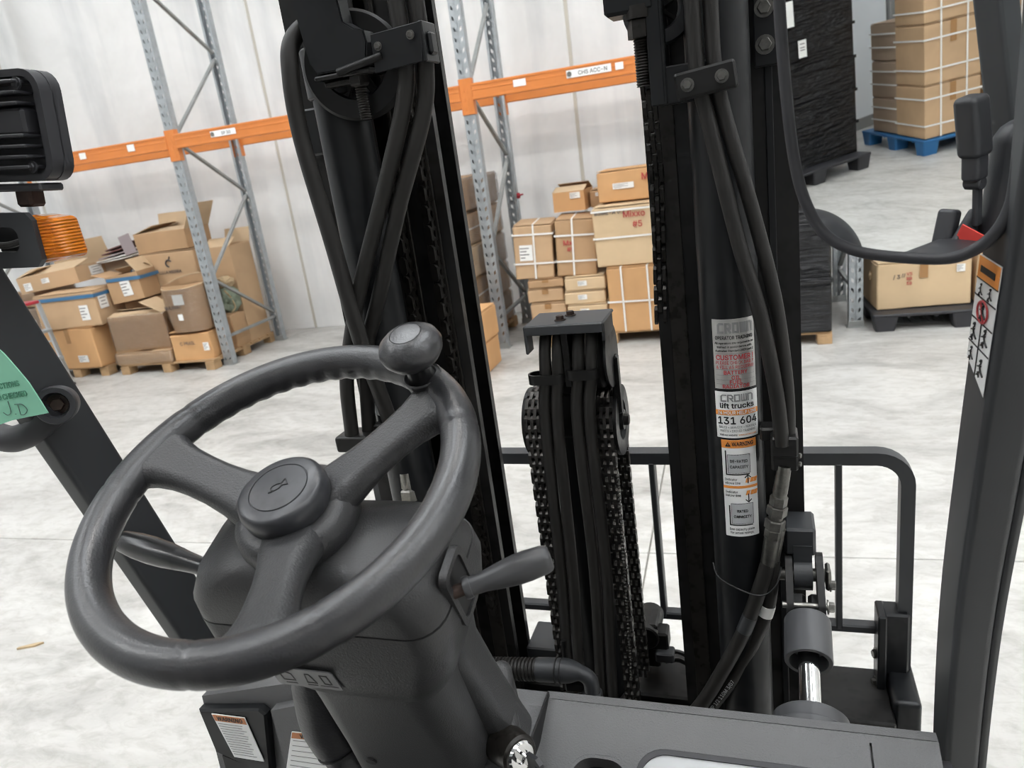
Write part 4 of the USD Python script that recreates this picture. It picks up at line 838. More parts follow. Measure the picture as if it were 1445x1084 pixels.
D1 = decal(.060, 1.266, 1.366, SILVER); pr = lambda D, m, mt, nm='lettering': RCYL.add(nm, onc(m), mt, smooth=False, parent=D)
pr(D1, logo(0.002, 1.346, .050, .015, .0030), DGREY, 'logo')
pr(D1, cat(line('OPERATOR TRAINING', .0048, 0, 1.3375, True, w=.052), line('All operators are required to be', .0030, 0, 1.331, w=.054), line('trained in accordance with', .0030, 0, 1.3255, w=.048), line('Australian Standard 2359 part 2', .0030, 0, 1.320, w=.053)), DBLK)
pr(D1, cat(line('CUSTOMER !', .0068, 0, 1.3085, True, w=.052), line('PLEASE CHECK DAILY', .0045, 0, 1.302, w=.053), line('& FILL AS REQUIRED', .0045, 0, 1.2955, w=.052), line('BATTERY', .0052, 0, 1.2875, True), line('OIL', .0052, 0, 1.280, True), line('FUEL', .0052, 0, 1.2735, True), line('RADIATOR', .0052, 0, 1.2672, True)), DRED)
pr(D1, cat(*[sheet(-.027, .027, z, z + .0006) for z in (1.3168, 1.294, 1.2860, 1.2790, 1.2727)]), DGREY, 'rule')
D2 = decal(.062, 1.192, 1.262, WHITE)
pr(D2, logo(0, 1.247, .046, .011, .0020), DGREY, 'logo'); pr(D2, line('lift trucks', .0072, 0, 1.2375, True, w=.048), DBLK)
pr(D2, sheet(-.031, .031, 1.2268, 1.2342), DORA, 'orange_band'); RCYL.add('lettering', onc(line('24 HOUR HELP LINE', .0046, 0, 1.2283, True, w=.055), .0007), WHITE, smooth=False, parent=D2)
pr(D2, line('131 604', .0105, 0, 1.2135, True, w=.056), DBLK)
pr(D2, cat(line('SALES \u2022 SERVICE \u2022 RENTALS', .0034, 0, 1.2068, w=.054), line('PARTS \u2022 DRIVER TRAINING', .0034, 0, 1.2012, w=.05)), DGREY)
pr(D2, line('Visit our website:', .0026, -.014, 1.1955, w=.025), DBLK); pr(D2, line('www.crown.com', .0026, .013, 1.1955, w=.026), DORA)
D3 = decal(.050, 1.034, 1.189, WHITE)
pr(D3, sheet(-.025, .025, 1.1765, 1.189), DORA, 'orange_band')
RCYL.add('lettering', onc(cat(line('WARNING', .0058, .005, 1.1800, True, w=.030), flat(Polygon([(-.0195, 1.179), (-.0115, 1.179), (-.0155, 1.186)]).difference(sbox(-.0159, 1.1805, -.0151, 1.184)))), .0007), DBLK, smooth=False, parent=D3)
for z0, z1, z2, tx, arrow, ys in ((1.137, 1.166, 1.1715, ('DE-RATED', 'CAPACITY'), 1, 1.1215), (1.055, 1.088, 1.084, ('RATED', 'CAPACITY'), -1, 1.1015)):
    xo = -.004 if arrow > 0 else -.002
    pr(D3, flat(sbox(xo - .013, z0, xo + .018, z1)), DLIGHT, 'load_box')
    pr(D3, flat(unary_union([LineString([(xo - .0155, z2), (xo - .0155, z0 - .0022), (xo + .016, z0 - .0022)]).buffer(.0009, cap_style=3), Polygon([(xo - .013, z0), (xo + .018, z0), (xo + .018, z1), (xo - .013, z1)]).boundary.buffer(.0003)])), DBLK, 'fork_symbol')
    RCYL.add('lettering', onc(cat(line(tx[0], .0042, xo + .0025, (z0 + z1) / 2 + .0025, True, w=.024 if arrow > 0 else .015), line(tx[1], .0042, xo + .0025, (z0 + z1) / 2 - .0065, True, w=.025)), .0007), DBLK, smooth=False, parent=D3)
    za, zb = (1.120, 1.1335) if arrow > 0 else (1.1035, 1.090)
    pr(D3, flat(unary_union([LineString([(.010, za), (.010, zb)]).buffer(.0007, cap_style=2), LineString([(.006, zb - arrow * .004), (.010, zb), (.014, zb - arrow * .004)]).buffer(.0007)])), DBLK, 'arrow')
    pr(D3, cat(*[flat([(x_, ys), (x_ + .005, ys), (x_ + .007, ys + .007), (x_ + .002, ys + .007)]) for x_ in (.006, .0125, .018)]), DORA, 'hatched_mark')
    pr(D3, cat(line('Indicator', .0036, -.022, ys + .0038, False, 'l', w=.017), line('above line' if arrow > 0 else 'below line', .0036, -.022, ys - .0018, False, 'l', w=.021)), DBLK)
pr(D3, sheet(-.025, .025, 1.1128, 1.1168), DORA, 'orange_band')
pr(D3, cat(line('See capacity plate', .0036, -.001, 1.0445, w=.036), line('for actual ratings.', .0036, -.001, 1.0385, w=.034)), DBLK)
dl = LCYL.add('decal', wrapd(sheet(-.012, .030, 1.235, 1.29), (-.594, 1.06), .040, -.95), WHITE, smooth=60)
LCYL.add('print', wrapd(cat(*[line('LOADS', .003, .008, z, w=.02) for z in (1.28, 1.272, 1.264, 1.256)]), (-.594, 1.06), .040, -.95, .0003), DBLK, smooth=False, parent=dl)
# ------------------------------------------------------------------ steering wheel
WC = A([-.388, .468, 1.384]); WN = unit([0, -.391, .92]); WB = np.stack([[1, 0, 0], np.cross(WN, [1, 0, 0]), WN], 1)
def inwh(m): return place(m, WC, WB)
def lw(x, e, s): return WC + WB @ A([x, e, -s])                      # a point s below the wheel's plane along the column
RR, RT = .1585, .0163
ph = np.radians(np.arange(0, 360, 1.5)); ps = np.radians(np.arange(0, 360, 15))
SP = (167.5, 41., -67.)
rim = []
for p in ph:
    dg = math.degrees(p); grip = math.exp(-((dg - 106.) / 40.) ** 4)
    r_ = np.full(len(ps), RT)
    inner = np.clip(-np.cos(ps - math.radians(35)), 0, 1) ** 2
    r_ = r_ + grip * .0008 * inner * math.sin(p * 50)
    for a in SP:
        for o in (-17, 17):
            dd = (dg - a - o + 180) % 360 - 180; r_ = r_ - .0009 * math.exp(-(dd / 1.0) ** 2)
    rim.append(np.c_[(RR + r_ * np.cos(ps)) * math.cos(p), (RR + r_ * np.cos(ps)) * math.sin(p), r_ * 1.02 * np.sin(ps)])
t = T('steering_wheel', 'charcoal three-spoke forklift steering wheel in front of the driver', 'steering wheel', WC)
t.add('rim', inwh(rings(rim, True)), WHEEL, smooth=70)
def spoke(a):
    secs = []
    for r_, w_, z_, h_ in ((.166, .092, -.001, .018), (.159, .088, -.001, .024), (.152, .074, -.002, .027), (.145, .062, -.003, .027), (.136, .052, -.006, .026), (.122, .045, -.010, .024), (.104, .042, -.015, .023), (.085, .042, -.021, .024), (.065, .046, -.028, .028), (.045, .054, -.035, .032), (.02, .054, -.038, .030)):
        q = rrect(w_, h_, h_ * .47, 6); secs.append(np.c_[np.full(len(q), r_), q[:, 0], q[:, 1] + z_])
    return rz(rings(secs), a)
for a in SP: t.add('spoke', inwh(spoke(a)), WHEELS, smooth=60)
t.add('hub', inwh(lathe([(0, -.085), (.040, -.085), (.043, -.066), (.052, -.056), (.0545, -.042), (.052, -.031), (.043, -.0245), (0, -.0245)], n=48)), WHEELS, smooth=50)
hp = t.add('horn_cap', inwh(lathe([(0, -.026), (.036, -.026), (.0385, -.022), (.0392, -.012), (.0375, -.0055), (.034, -.003), (.0262, -.0022), (.0258, -.0030), (.0252, -.0030), (.0248, -.0020), (.012, -.0014), (0, -.0012)], n=64)), HORN, smooth=40)
hs = cat(*[tube(A(p) * [1, 1, 0] + A([0, 0, -.0010]), .00045, 6) for p in ([(-.006, -.0015, 0), (-.004, -.003, 0), (0, -.003, 0), (.003, -.0015, 0), (.003, .0015, 0), (0, .003, 0), (-.004, .003, 0), (-.006, .0015, 0), (-.006, -.0015, 0)], [(.003, .001, 0), (.008, .0045, 0)], [(.003, -.001, 0), (.008, -.0035, 0), (.008, .0045, 0)], [(-.006, -.003, 0), (-.009, -.002, 0)])])
t.add('horn_symbol', inwh(rz(hs, 42)), DARK, parent=hp)
ka = lw(.098, .117, 0)
t = T('spinner_knob', 'glossy charcoal spinner knob standing on the upper right of the wheel rim', 'steering knob', ka)
KB = WB
kn = [(0, .026), (.0115, .027), (.0150, .030), (.0225, .0345), (.0270, .041), (.0284, .047), (.0262, .0535), (.020, .0588), (.0142, .0612), (.0138, .0607), (.0134, .0614), (0, .0626)]
pk = t.add('knob', lathe(kn, ka, WN, 48), WHEEL, smooth=50)
t.add('stem', lathe([(0, .004), (.0155, .004), (.0145, .010), (.0122, .020), (.0120, .034), (0, .034)], ka, WN, 36), LEVER)
t.add('socket_ring', lathe([(.0150, .008), (.0172, .010), (.0176, .014), (.0165, .0155), (.0148, .012)], ka, WN, 36), WHEEL)
# ------------------------------------------------------------------ column
def lsec(s, x0, x1, e0, e1, r, tilt=0.):
    q = rrect(x1 - x0, e1 - e0, r, 7) + A([(x0 + x1) / 2, (e0 + e1) / 2]); return A([lw(x, e, s + tilt * e) for x, e in q])
t = T('steering_column', 'grained charcoal plastic steering column cover under the wheel', 'steering column', lw(0, 0, .5))
t.add('upper_cover', rings([lsec(.052, -.050, .075, -.040, .012, .025), lsec(.056, -.078, .098, -.052, .026, .030), lsec(.068, -.100, .120, -.062, .042, .034), lsec(.088, -.112, .132, -.068, .053, .032), lsec(.106, -.1135, .134, -.070, .058, .030)]), PLASTIC, smooth=48)
t.add('lower_cover', rings([lsec(.1075, -.114, .135, -.0705, .059, .030), lsec(.128, -.108, .136, -.078, .060, .030), lsec(.152, -.080, .132, -.084, .056, .034), lsec(.178, -.058, .122, -.084, .044, .036), lsec(.205, -.052, .108, -.076, .034, .034)]), PLASTIC, smooth=48)
t.add('column_tube', rings([lsec(.19, -.050, .102, -.072, .030, .034), lsec(.25, -.058, .092, -.070, .026, .034), lsec(.31, -.066, .090, -.068, .022, .030), lsec(.37, -.076, .088, -.066, .022, .030), lsec(.44, -.088, .088, -.066, .022, .030), lsec(.56, -.11, .09, -.066, .022, .030)]), PLASTIC, smooth=48)
for z_, x_, w_ in ((0, 0, 0),):
    pass
t.add('side_cover', rings([lsec(.20, .050, .107, -.02, .040, .018), lsec(.25, .050, .100, -.022, .036, .018), lsec(.31, .054, .104, -.022, .034, .018), lsec(.37, .060, .110, -.024, .032, .018), lsec(.43, .070, .118, -.028, .03, .018)]), PLASTIC, smooth=48)
sp = t.add('lever_slot', place(prism(Polygon(rrect(.070, .042, .010, 5), [rrect(.058, .029, .007, 5)]), .007), lw(.1310, -.014, .110), np.stack([-WN, WB[:, 1], WB[:, 0]], 1)), PLASTIC)
t.add('slot_opening', place(prism(rrect(.058, .029, .007, 5), .0050), lw(.1310, -.014, .110), np.stack([-WN, WB[:, 1], WB[:, 0]], 1)), DARK, parent=sp)
for s_, x_ in ((.385, -.040), (.392, .042)):
    t.add('screw_recess', cyl(lw(x_, -.0685, s_), lw(x_, -.060, s_), .0062, 18), DARK)
# icons and the warning plate on the cover
def icon(lines, o, R_, U_, s, r=.0005):
    return cat(*[tube(A([o + s * (a * R_ + b * U_) for a, b in l]), r, 5) for l in lines])
iu = unit(lw(0, 0, 0) - lw(0, -.4, .3)); fx_ = WB[:, 0]
o1 = lw(-.079, -.018, .0695); t.add('truck_icon', cat(icon([[(-1, .6), (1, .6), (1, 2), (-1, 2), (-1, .6)], [(-1, .2), (1, .2), (0, -1.9), (-1, .2)]], lw(-.086, -.020, .0735), unit(fx_ + .5 * WB[:, 1]), unit(WB[:, 1] - .25 * fx_), .0052)), IVORY)
t.add('truck_icon', icon([[(-1, .6), (1, .6), (1, 2), (-1, 2), (-1, .6)]], lw(-.068, .008, .0605), unit(fx_ + .5 * WB[:, 1]), unit(WB[:, 1] - .25 * fx_), .0048), IVORY)
cpn = unit(WB @ A([0, -1, .02])); po = lw(-.008, -.0848, .160); pr_ = WB[:, 0]; pu = unit(np.cross(cpn, pr_))
PB = np.stack([pr_, pu, cpn], 1)
pp = t.add('instruction_plate', place(prism(rrect(.066, .030, .003, 4), .001), po, PB), PLATEG)
t.add('plate_print', place(cat(*[prism(Polygon(q).buffer(.0005).difference(Polygon(q).buffer(-.0005)), .0004) for q in ([(-.024, -.005), (-.012, -.005), (-.012, .006), (-.018, .009), (-.024, .006)], [(.000, -.006), (.010, -.006), (.007, .008), (.003, .008)], [(.018, -.006), (.025, -.006), (.025, .008), (.018, .008)])], cbox(.012, .001, .0005, 0, (-.018, -.010, 0)), cbox(.010, .001, .0005, 0, (.004, -.010, 0)), cbox(.018, .001, .0005, 0, (.021, -.010, 0))), po + cpn * .001, PB), DBLK, parent=pp)
# levers
def lever(name, label, tip, base, prof, m):
    tip, base = A(tip), A(base); d = unit(tip - base); t = T(name, label, 'lever', base)
    t.add('shaft', cyl(base - d * .05, base + d * .02, .0058, 16), RUST if m is LEVERG else GREASE)
    g = lathe(prof, base, d, 24)
    # shallow flutes along the grip
    v = g.vertices - base; ax_ = v @ d; rad = v - ax_[:, None] * d; B = basis(d); an = np.arctan2(rad @ B[:, 1], rad @ B[:, 0]); Lh = prof[-1][1]
    k = 1 - .07 * np.exp(-((ax_ / Lh - .58) / .2) ** 2) * np.clip(np.cos(an * 6), 0, 1); g.vertices = base + ax_[:, None] * d + rad * k[:, None]
    t.add('grip', g, m, smooth=45); t.add('collar', lathe([(.006, -.002), (.0092, -.002), (.0098, .001), (.0092, .004), (.006, .004)], base, d, 24), m); return t
Lb, Lt = lw(-.118, -.019, .10), lw(-.248, .008, .10); LL = np.linalg.norm(Lt - Lb)
lever('direction_lever', 'glossy black direction lever reaching out left under the wheel', Lt, Lb, [(0, 0), (.0090, 0), (.0085, .012), (.0098, .030), (.0110, .042), (.0113, .0425), (.0113, .045), (.0128, .060), (.0138, LL * .62), (.0132, LL * .8), (.0112, LL * .95), (.0092, LL * .99), (.006, LL), (0, LL)], LEVER)
Rb, Rt = lw(.146, -.022, .10), lw(.212, .012, .10); LR = np.linalg.norm(Rt - Rb)
Rb2 = Rb; Rt2 = Rb + (Rt - Rb) * 1.0
lever('turn_signal_lever', 'dull grey plastic lever with a fluted grip reaching out right of the column', Rt2, Rb2, [(0, 0), (.0088, 0), (.0082, .006), (.0086, LR * .22), (.0108, LR * .38), (.0128, LR * .6), (.0130, LR * .72), (.0122, LR * .92), (.0108, LR * .975), (.0085, LR), (.002, LR * 1.004), (0, LR * 1.004)], LEVERG)
# ignition switch pod with key
t = T('ignition_switch', 'ignition switch with chrome barrel and key on a charcoal pod right of the column', 'ignition switch', (-.29, .60, .96))
pod = m3.Manifold.batch_hull([m3.Manifold.sphere(r_, 24).translate(tuple(map(float, p_))) for p_, r_ in ((( -.300, .655, 1.058), .012), ((-.300, .655, .94), .02), ((-.335, .60, .97), .02), ((-.318, .56, .93), .018), ((-.335, .58, .85), .02), ((-.295, .62, .83), .02), ((-.275, .590, 1.000), .013))])
t.add('pod', tri(pod), PLASTIC, smooth=50)
kd = unit(A([.80, -.55, .12])); ko = A([-.263, .585, 1.012])
t.add('bezel', lathe([(0, -.03), (.023, -.03), (.0215, .0), (.019, .003), (.0165, .003), (.0165, 0), (0, 0)], ko, kd, 36), GREASE)
t.add('barrel', lathe([(0, -.01), (.0165, -.01), (.0165, .003), (.0145, .0055), (.008, .0055), (.007, .003), (0, .003)], ko, kd, 30), CHROME)
KX = np.stack([kd, unit(np.cross([0, 0, 1], kd)), np.cross(kd, unit(np.cross([0, 0, 1], kd)))], 1)
p = t.add('key', place(cat(cbox(.020, .004, .012, .001, (.012, 0, 0))), ko, KX), CHROME)
t.add('key_head', place(prism(Polygon([(.018, -.012), (.036, -.010), (.040, -.002), (.040, .008), (.034, .013), (.018, .012)], [rrect(.006, .010, .002) + A([.034, .001])]), .005, (0, .0025, 0), XZ), ko, KX), BLKP, parent=p)
t.add('key_ring', ring(.012, .0011, ko + kd * .042 + A([0, 0, -.012]), (0.2, 1, .1), 28, 6), CHROME, parent=p)
t.add('key_tag', cyl(ko + kd * .045 + A([0, 0, -.014]), ko + kd * .068 + A([0, 0, -.022]), .0035, 12), ZINC, parent=p)
# black boot under the column
t = T('tilt_boot', 'black leather-look boot bending down left of the column cover', 'boot', (-.50, .60, .95))
bp = spline([(-.478, .56, 1.14), (-.492, .575, 1.085), (-.505, .59, 1.03), (-.505, .60, .985), (-.490, .605, .93), (-.465, .61, .87)], 8)
t.add('sleeve', tube(bp, np.interp(np.linspace(0, 1, len(bp)), [0, .2, .5, .62, .66, 1], [.016, .026, .030, .029, .025, .022]), 24), VINYL)
t.add('seam', ring(.0275, .0012, bp[26], bp[27] - bp[25], 28, 6), DARK)

# ------------------------------------------------------------------ dash
DX0, DX1 = -.292, .166
dn = unit([0, -.387, .922]); de = unit([0, -.922, -.387]); DP = A([0, .755, .930])
DB = np.stack([[1, 0, 0], -de, dn], 1)                               # x along the dash, y up the slope, z out of it
prof = [(.776, .60), (.776, .9285), (.7735, .9325), (.757, .9335), (.750, .9295), (.600, .8665), (.560, .842), (.555, .60)]
t = T('dashboard', 'grained grey plastic dash running from the column to the right pillar', 'dashboard', (-.06, .66, .60))
body = prism(prof, DX1 - DX0, (DX0, 0, 0), YZ)
cut1 = place(prism(rrect(.078, .12, .03, 8), .05), DP + A([-.207, 0, 0]) + de * .118 - dn * .03, DB)
cut2 = place(prism(rrect(.290, .16, .035, 8), .02), DP + A([-.020, 0, 0]) + de * .121 - dn * .006, DB)
grv = cat(cbox(.0025, .18, .012, 0, (0, 0, 0)))
cut3 = place(grv, DP + A([.096, 0, 0]) + de * .095, DB); cut4 = cbox(.6, .0018, .004, 0, (-.06, .7585, .9345))
bm = mani(body) - mani(cut1) - mani(cut2) - mani(cut3) - mani(cut4)
t.add('panel', tri(bm), DASH, smooth=25)
pc = t.add('cup_recess', place(prism(Polygon(rrect(.078, .12, .03, 8), [rrect(.070, .112, .027, 8)]), .032), DP + A([-.207, 0, 0]) + de * .118 - dn * .031, DB), DASH)
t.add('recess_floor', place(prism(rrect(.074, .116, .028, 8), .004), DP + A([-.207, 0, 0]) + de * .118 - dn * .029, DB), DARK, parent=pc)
gd = t.add('display_frame', place(prism(Polygon(rrect(.290, .16, .035, 8), [rrect(.278, .148, .031, 8)]), .007), DP + A([-.020, 0, 0]) + de * .121 - dn * .006, DB), BLKP)
t.add('display_glass', place(prism(rrect(.278, .148, .031, 8), .004), DP + A([-.020, 0, 0]) + de * .121 - dn * .0055, DB), GLASS, parent=gd)
t.add('end_cap', rings([np.c_[q[:, 0] * 0 + DX1 + .001, .70 + q[:, 0], .83 + q[:, 1]] for q in [rrect(.13, .185, .035, 6)]] + [np.c_[q[:, 0] * 0 + DX1 + .010, .70 + q[:, 0], .83 + q[:, 1]] for q in [rrect(.13, .185, .035, 6)]]), VINYL)
t.add('column_gap', cbox(.003, .10, .03, .001, (DX0 + .004, .715, .925)), DARK)
t = T('cowl_ledge', 'grey ledge behind the steering column, left of the dash', 'cowl panel', (-.44, .74, .60))
t.add('panel', prism([(.776, .60), (.776, .928), (.772, .932), (.745, .932), (.70, .90), (.68, .60)], .30, (-.588, 0, 0), YZ, c=.0), DASH, smooth=25)
# left front cowl with warning plates
t = T('front_cowl', 'grey plastic front cowl at lower left with two warning plates', 'cowl panel', (-.70, .70, .6))
t.add('side_panel', cat(prism([(-.822, .55), (-.800, .925), (-.640, .967), (-.585, .97), (-.585, .55)], .05, (0, .745, 0), XZ)), DASH, smooth=25)
rp = t.add('raised_plate', prism([(-.792, .836), (-.800, .912), (-.690, .928), (-.680, .920), (-.700, .812), (-.712, .808)], .016, (0, .697, 0), XZ, c=.003), BLACK)
t.add('dark_opening', prism([(-.790, .70), (-.785, .828), (-.705, .806), (-.705, .70)], .012, (0, .697, 0), XZ), DARK)
t.add('right_panel', prism([(-.672, .60), (-.668, .930), (-.560, .965), (-.560, .60)], .035, (0, .715, 0), XZ), DASH, smooth=25)
q4 = A([(-.774, .911), (-.716, .912), (-.704, .836), (-.756, .836)])
def quad(a, b, y, d=.0012): return lambda u, v: (1 - u) * (1 - v) * a[0] + u * (1 - v) * a[1] + u * v * a[2] + (1 - u) * v * a[3]
def plate(t, q, y, title, lines, par=None):
    p = t.add('warning_plate', prism(q, .0012, (0, y, 0), XZ), WHITE, parent=par) if par is None else t.add('warning_plate', prism(q, .0012, (0, y, 0), XZ), WHITE)
    f = lambda u, v: (1 - u) * (1 - v) * q[0] + u * (1 - v) * q[1] + u * v * q[2] + (1 - u) * v * q[3]
    t.add('title_band', prism([f(.02, .015), f(.98, .015), f(.98, .15), f(.02, .15)], .0006, (0, y - .0012, 0), XZ), DRUST, parent=p)
    R_ = q[1] - q[0]; R3 = unit([R_[0], 0, R_[1]]); hgt = np.linalg.norm(q[3] - q[0])
    o = f(.5, .125); t.add('title', text(title, hgt * .085, (o[0], y - .0019, o[1]), R3, (0, 0, 1), .0003, True), DBLK, parent=p)
    ms = []
    for k in range(lines):
        v_ = .21 + .76 * k / lines; a, b = f(.06, v_), f(.5 + .44 * random.uniform(.55, 1), v_)
        ms.append(tube([(a[0], y - .0015, a[1]), (b[0], y - .0015, b[1])], .0006, 4))
    t.add('fine_print', cat(*ms), DGREY, parent=p)
plate(t, q4, .680, 'WARNING', 13)
plate(t, A([(-.640, .900), (-.566, .905), (-.566, .828), (-.668, .828)]), .679, 'WARNING', 6)

# ------------------------------------------------------------------ overhead guard pillars
def pillar(side, label, pts, w, d, s):
    """pts: (x inner, y rear, z) of the inner rear corner; w outward, d forward"""
    t = T('guard_pillar', label, 'pillar', pts[-1]); R_ = []
    for x, y, z in pts:
        q = rrect(w, d, .007, 4); R_.append(np.c_[x + s * w / 2 + q[:, 0], y + d / 2 + q[:, 1] , np.full(len(q), z)])
    t.add('post', rings(R_), GUARD, smooth=40); return t
LP = [(-.80, .596 - .278 * (z - 1.374), z) for z in (2.3, 1.8, 1.374, 1.0, .55)]
tl_ = pillar('left', 'left overhead guard pillar slanting across the lower left corner', LP, .030, .076, -1)
tl_.add('edge_flange', rings([np.c_[x - .0295 + rrect(.006, .05, .0025, 3)[:, 0], y + .03 + rrect(.006, .05, .0025, 3)[:, 1], np.full(12, z)] for x, y, z in LP]), GUARD)
RP = spline([(.166, .645 - .278 * (2.3 - 1.455), 2.3), (.169, .645 - .278 * .25, 1.705), (.170, .645, 1.455), (.1705, .693, 1.28), (.1735, .748, 1.085), (.186, .813, .851), (.204, .88, .6)], 5)
tr_ = pillar('right', 'right overhead guard pillar with a pictogram sticker at the right edge', RP, .036, .075, 1)
tr_.add('rear_flange', rings([np.c_[x + .040 + rrect(.010, .04, .004, 3)[:, 0], y + .024 + rrect(.010, .04, .004, 3)[:, 1], np.full(12, z)] for x, y, z in RP]), GUARD)
# sticker on the right pillar's inner face (x = .17)
def onpil(u, z): return A([.1698 - .0006, .645 - .278 * (z - 1.455) + .075 * u, z])
def pst(P_, m, nm, par=None, lift=0.):
    V = A([onpil(u, z) for u, z in P_]) - A([lift, 0, 0]); V2 = V - A([.0004, 0, 0]); k = len(V)
    F = [[0, i, i + 1] for i in range(1, k - 1)] + [[k, k + i + 1, k + i] for i in range(1, k - 1)] + sum([[[i, k + i, (i + 1) % k], [(i + 1) % k, k + i, k + (i + 1) % k]] for i in range(k)], [])
    mm = trimesh.Trimesh(np.vstack([V, V2]), A(F), process=False)
    if mm.volume < 0: mm.invert()
    return tr_.add(nm, mm, m, smooth=False, parent=par)
st = pst([(.10, 1.488), (.94, 1.488), (.94, 1.392), (.10, 1.372)], WHITE, 'safety_sticker')
pst([(.12, 1.487), (.92, 1.487), (.92, 1.468), (.12, 1.468)], DORA, 'orange_band', st, .0005)
pst([(.25, 1.4745), (.80, 1.4745), (.80, 1.480), (.25, 1.480)], DBLK, 'warning_word', st, .0010)
for z in (1.468, 1.453, 1.432, 1.409): pst([(.10, z - .0006), (.94, z - .0006), (.94, z + .0006), (.10, z + .0006)], DBLK, 'rule', st, .0006)
pst([(.50, 1.432), (.53, 1.432), (.53, 1.382), (.50, 1.382)], DBLK, 'rule', st, .0006)
def stick(u, z, k, nm='pictogram_person'):
    pts = [[(0, .010), (.06, .006), (.0, 0), (-.14, -.004)], [(.0, .006), (.16, .003)], [(0, 0), (.12, -.004), (.04, -.009)], [(-.02, 0), (.16, -.008)]]
    ms = [tube([onpil(u + a * k, z + b * k) - A([.0012, 0, 0]) for a, b in l], .0010 * k, 5) for l in pts]; ms.append(trimesh.creation.icosphere(1, .0021 * k).apply_translation(onpil(u + .02 * k, z + .0125 * k) - A([.001, 0, 0])))
    tr_.add(nm, cat(*ms), DBLK, smooth=False, parent=st)
for u, z, k in ((.34, 1.459, .5), (.70, 1.458, .5), (.5, 1.441, .75), (.3, 1.420, .75), (.74, 1.418, .75), (.3, 1.392, .75), (.74, 1.397, .6)): stick(u, z, k)
rg = [onpil(.52 + .20 * math.cos(a), 1.4425 + .0095 * math.sin(a)) - A([.0014, 0, 0]) for a in np.linspace(0, 2 * np.pi, 20)]
tr_.add('prohibition_ring', cat(tube(rg, .0009, 5), tube([rg[3], rg[13]], .0009, 5)), DRED, smooth=False, parent=st)
# ------------------------------------------------------------------ grab handle, tag, lamp, signal on the left pillar
t = T('grab_handle', 'black grab handle with a recessed rusty bolt on the left pillar', 'grab handle', (-.79, .60, 1.40))
hp_ = spline([(-.786, .613, 1.408), (-.803, .603, 1.393), (-.825, .596, 1.381), (-.855, .592, 1.377), (-.89, .592, 1.393), (-.91, .592, 1.43), (-.915, .592, 1.5)], 8)
t.add('bar', tube(hp_, np.interp(np.linspace(0, 1, len(hp_)), [0, .15, 1], [.017, .0155, .0165]), 20), BLKP, smooth=60)
hd = unit(A([.62, -.72, .15])); ho = A([-.775, .603, 1.414])
t.add('boss', lathe([(0, -.022), (.021, -.022), (.0225, .004), (.0205, .008), (.015, .008), (.0125, -.008), (0, -.008)], ho, hd, 36), BLKP)
t.add('bolt', hexbolt(ho - hd * .007, hd, .0082, .006), RUST, smooth=False)
t = T('inspection_tag', 'pale green inspection card with pen initials hanging at the left pillar', 'card tag', (-.83, .585, 1.40))
tg = A([(-.716, 1.425), (-.745, 1.4215), (-.770, 1.418), (-.792, 1.413), (-.86, 1.405), (-.86, 1.55), (-.79, 1.525), (-.756, 1.490), (-.733, 1.458)])
cg = prism(Polygon(tg), .0012, (0, .545, 0), XZ); cg = cg.subdivide().subdivide().subdivide(); v = cg.vertices; v[:, 1] += .02 * ((v[:, 0] + .74) / .1) ** 2 * .3 + .006 * np.sin((v[:, 2] - 1.42) * 22); cg.vertices = v
pg = t.add('card', cg, GREENC, smooth=50)
def ontag(m):
    v = m.vertices; v[:, 1] += .02 * ((v[:, 0] + .74) / .1) ** 2 * .3 + .006 * np.sin((v[:, 2] - 1.42) * 22); m.vertices = v; return m
t.add('print', ontag(cat(text('INSPECTIONS', .0058, (-.746, .5434, 1.4555), (1, 0, .10), (-.10, 0, 1), .0004, True, 'r'), text('AND CHECKED', .0058, (-.7385, .5434, 1.4445), (1, 0, .10), (-.10, 0, 1), .0004, True, 'r'))), GREENT, smooth=False, parent=pg)
def pen(pts): return tube(spline([(x, .5430, z) for x, z in pts], 6), .0004, 5)
t.add('handwriting', ontag(cat(*[pen([(x + .083, 1.424 + (z - 1.403) * .72) for x, z in q]) for q in ([(-.852, 1.424), (-.851, 1.408), (-.857, 1.403), (-.863, 1.407)], [(-.845, 1.4045), (-.8435, 1.4045)], [(-.838, 1.418), (-.837, 1.404)], [(-.843, 1.419), (-.832, 1.419), (-.826, 1.411), (-.831, 1.404), (-.837, 1.403)])])), PEN, smooth=False, parent=pg)
t = T('work_lamp', 'black finned work lamp seen from behind at the upper left edge', 'work lamp', (-.74, .63, 1.65))
LBm = basis((.20, 1, .05), (1, 0, -.12))      # local x right, y up?, z away from the driver
lo = A([-.752, .625, 1.714]); xr_ = unit(A([.985, 0, -.17])); zr_ = unit(A([.095, .05, .99])); xr_ = unit(xr_ - zr_ * (xr_ @ zr_)); yr_ = np.cross(zr_, xr_); LBm = np.stack([xr_, zr_, -yr_], 1)   # x right, y up, z towards the driver
def lp(m): return place(m, lo, LBm)
t.add('housing', lp(tri(m3.Manifold.batch_hull([mani(prism(rrect(.150, .108, .020, 6), .012, (0, 0, -.014))), mani(prism(rrect(.138, .098, .016, 6), .002, (0, 0, .000)))]))), BLKP, smooth=30)
t.add('rim', lp(prism(Polygon(rrect(.150, .108, .022, 6), [rrect(.134, .094, .014, 6)]), .016, (0, 0, -.004))), BLKP, smooth=40)
for k in range(9):
    y_ = -.040 + .0102 * k
    if abs(y_ - .004) < .012: continue
    t.add('fin', lp(cbox(.118, .0035, .026, .001, (-.004, y_, .010))), BLKP)
t.add('boss', lp(cat(cbox(.118, .026, .022, .003, (-.004, .004, .008)), cyl((-.02, .002, .014), (-.02, .002, .034), .020, 24, .016))), BLKP)
